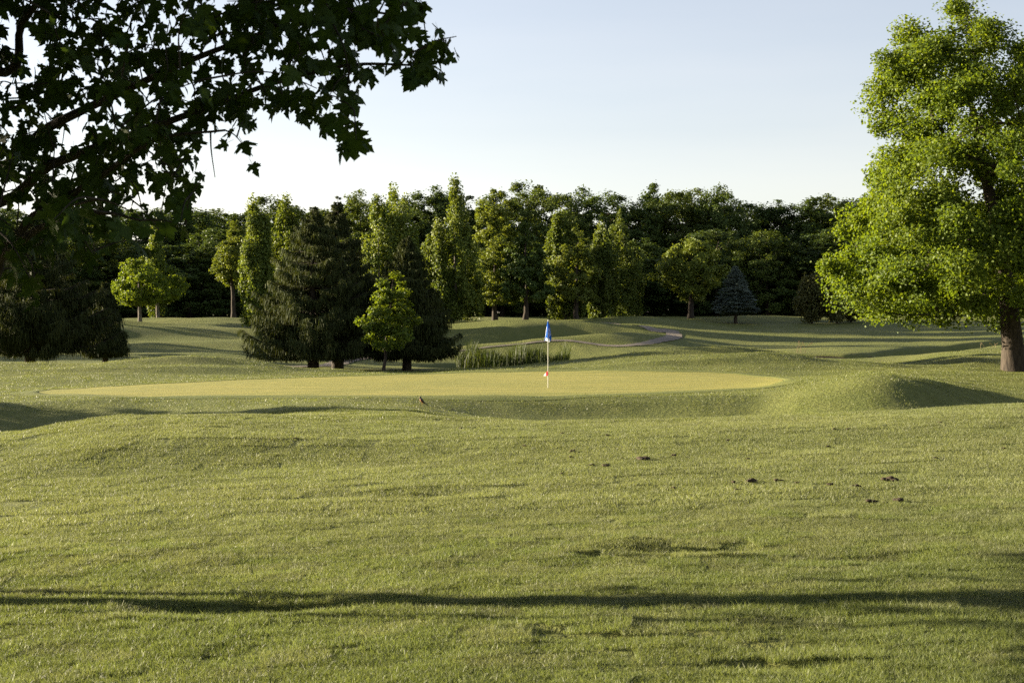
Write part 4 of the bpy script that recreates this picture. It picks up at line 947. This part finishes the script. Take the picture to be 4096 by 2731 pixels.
V, q = tube([(.04, 0, .09), (.085, 0, .055), (.125, 0, .025), (.15, 0, .01)], [.012, .012, .014, .013], 6); V[:, 1] *= 1.3; obj('tail', make_mesh('tail', V, q), M_DARK, bird)
for s in (-1, 1):
    V, q = tube([(-.03, .036 * s, .17), (0, .042 * s, .135), (.035, .036 * s, .095), (.075, .02 * s, .055)], [.008, .02, .018, .004], 8); obj('wing', make_mesh('wing', V, q, smooth=True), M_DARK, bird)
    V, q = tube([(-.012, .016 * s, .085), (-.008, .018 * s, .04), (-.014, .018 * s, -.01), (-.04, .02 * s, -.004)], [.006, .003, .003, .002], 6); obj('leg', make_mesh('leg', V, q), M_BEAK, bird)

# ------------------------------------------------------------------ clods of soil thrown up on the fairway
def clod_mesh(seed):
    r = np.random.RandomState(seed); parts = []
    for _ in range(r.randint(5, 10)):
        c = np.array([r.normal(0, .55), r.normal(0, .35), abs(r.normal(0, .18))]); s = r.uniform(.2, .5)
        g = unit(r.normal(0, 1, (1, 3)))[0]; n1, n2 = 6, 8; V = []
        for a in range(n1 + 1):
            for b in range(n2):
                th, ph = math.pi * a / n1, 2 * math.pi * b / n2; q_ = s * (1 + r.normal(0, .14))
                V.append(c + q_ * np.array([math.sin(th) * math.cos(ph) * 1.3, math.sin(th) * math.sin(ph), .7 * math.cos(th)]))
        i, j = np.meshgrid(np.arange(n1), np.arange(n2), indexing='ij'); k = i * n2 + j; k2 = i * n2 + (j + 1) % n2
        parts.append((np.array(V), np.stack([k, k2, k2 + n2, k + n2], -1).reshape(-1, 4)))
    V, q = join(parts); me = make_mesh('soil_clod', V, q); me.materials.append(M_SOIL); return me
CM = [clod_mesh(k) for k in range(5)]
CLODS = [(2570,1840,.14,'largest flat clod of brown soil left of centre on the right fairway'),(3550,1928,.13,'dark humped clod of soil standing highest on the right fairway'),(3585,2014,.11,'clod of brown soil just below the dark humped one'),(3495,2016,.08,None),(2290,1808,.07,None),
 (2420,1868,.09,None),(2365,1867,.06,None),(2692,1827,.07,None),(2288,1832,.05,None),(2250,1900,.05,None),(2486,1836,.05,None),(3000,1932,.10,None),(2930,1934,.06,None),(3120,1929,.07,None),(3190,1936,.05,None),(3317,1945,.06,None),(3420,1952,.07,None),(2690,1960,.06,None),(2955,1965,.05,None),
 (3360,1889,.05,None),(2990,1839,.05,None),(3310,1792,.05,None),(2910,1767,.05,None),(3340,1720,.06,None),(3395,1719,.06,None),(3760,1694,.05,None),(4080,1643,.06,None),(4012,1797,.05,None),(2435,1744,.05,None),(2250,1737,.06,None),(3740,1840,.05,None),(1180,1760,.06,None),(1840,1717,.06,None),
 (1715,1661,.04,None),(1470,1613,.05,None),(1810,1640,.05,None),(2095,1788,.05,None)]
for k, (fx, fy, s, lb) in enumerate(CLODS):
    x, y, z = hit(fx, fy); o = bpy.data.objects.new('soil_clod', CM[k % 5]); COL.objects.link(o); o.location = (x, y, z + .018); o.scale = (s * .6, s * .6, s * .5); o.rotation_euler = (0, 0, (k * 1.3) % 1.2 - .6)
    tag(o, lb or 'small crumb of dark soil lying on the mown fairway grass', 'soil clod', 'soil clods on the fairway')
# a few dry weeds on the creek bank
def weeds(fx, Y, n, h, label, col):
    r = np.random.RandomState(int(fx)); root = None; X = px(fx, Y); parts = []
    for _ in range(n):
        x, y = r.normal(0, .3), r.normal(0, .2); l = r.normal(0, .15, 2); hh = h * r.uniform(.6, 1.1); parts.append(tube([(x, y, -.05), (x + l[0] * .4, y + l[1] * .4, hh * .6), (x + l[0], y + l[1], hh)], [.005, .006, .012 if r.rand() < .5 else .003], 4))
    V, q = join(parts); me = make_mesh('weeds', V, q, np.full(len(q), .5)); o = obj('weed_plant', me, leaf_mat('weed', col, tuple(c * 1.5 for c in col), trans=.2)); o.location = (X, Y, h1(X, Y)); tag(o, label, 'weed')
weeds(3190, 88, 7, .6, 'single reddish weed standing on the creek bank', (.14, .08, .04))
weeds(3960, 88, 6, .32, 'pale dry weeds beside the big maple trunk', (.28, .22, .12))
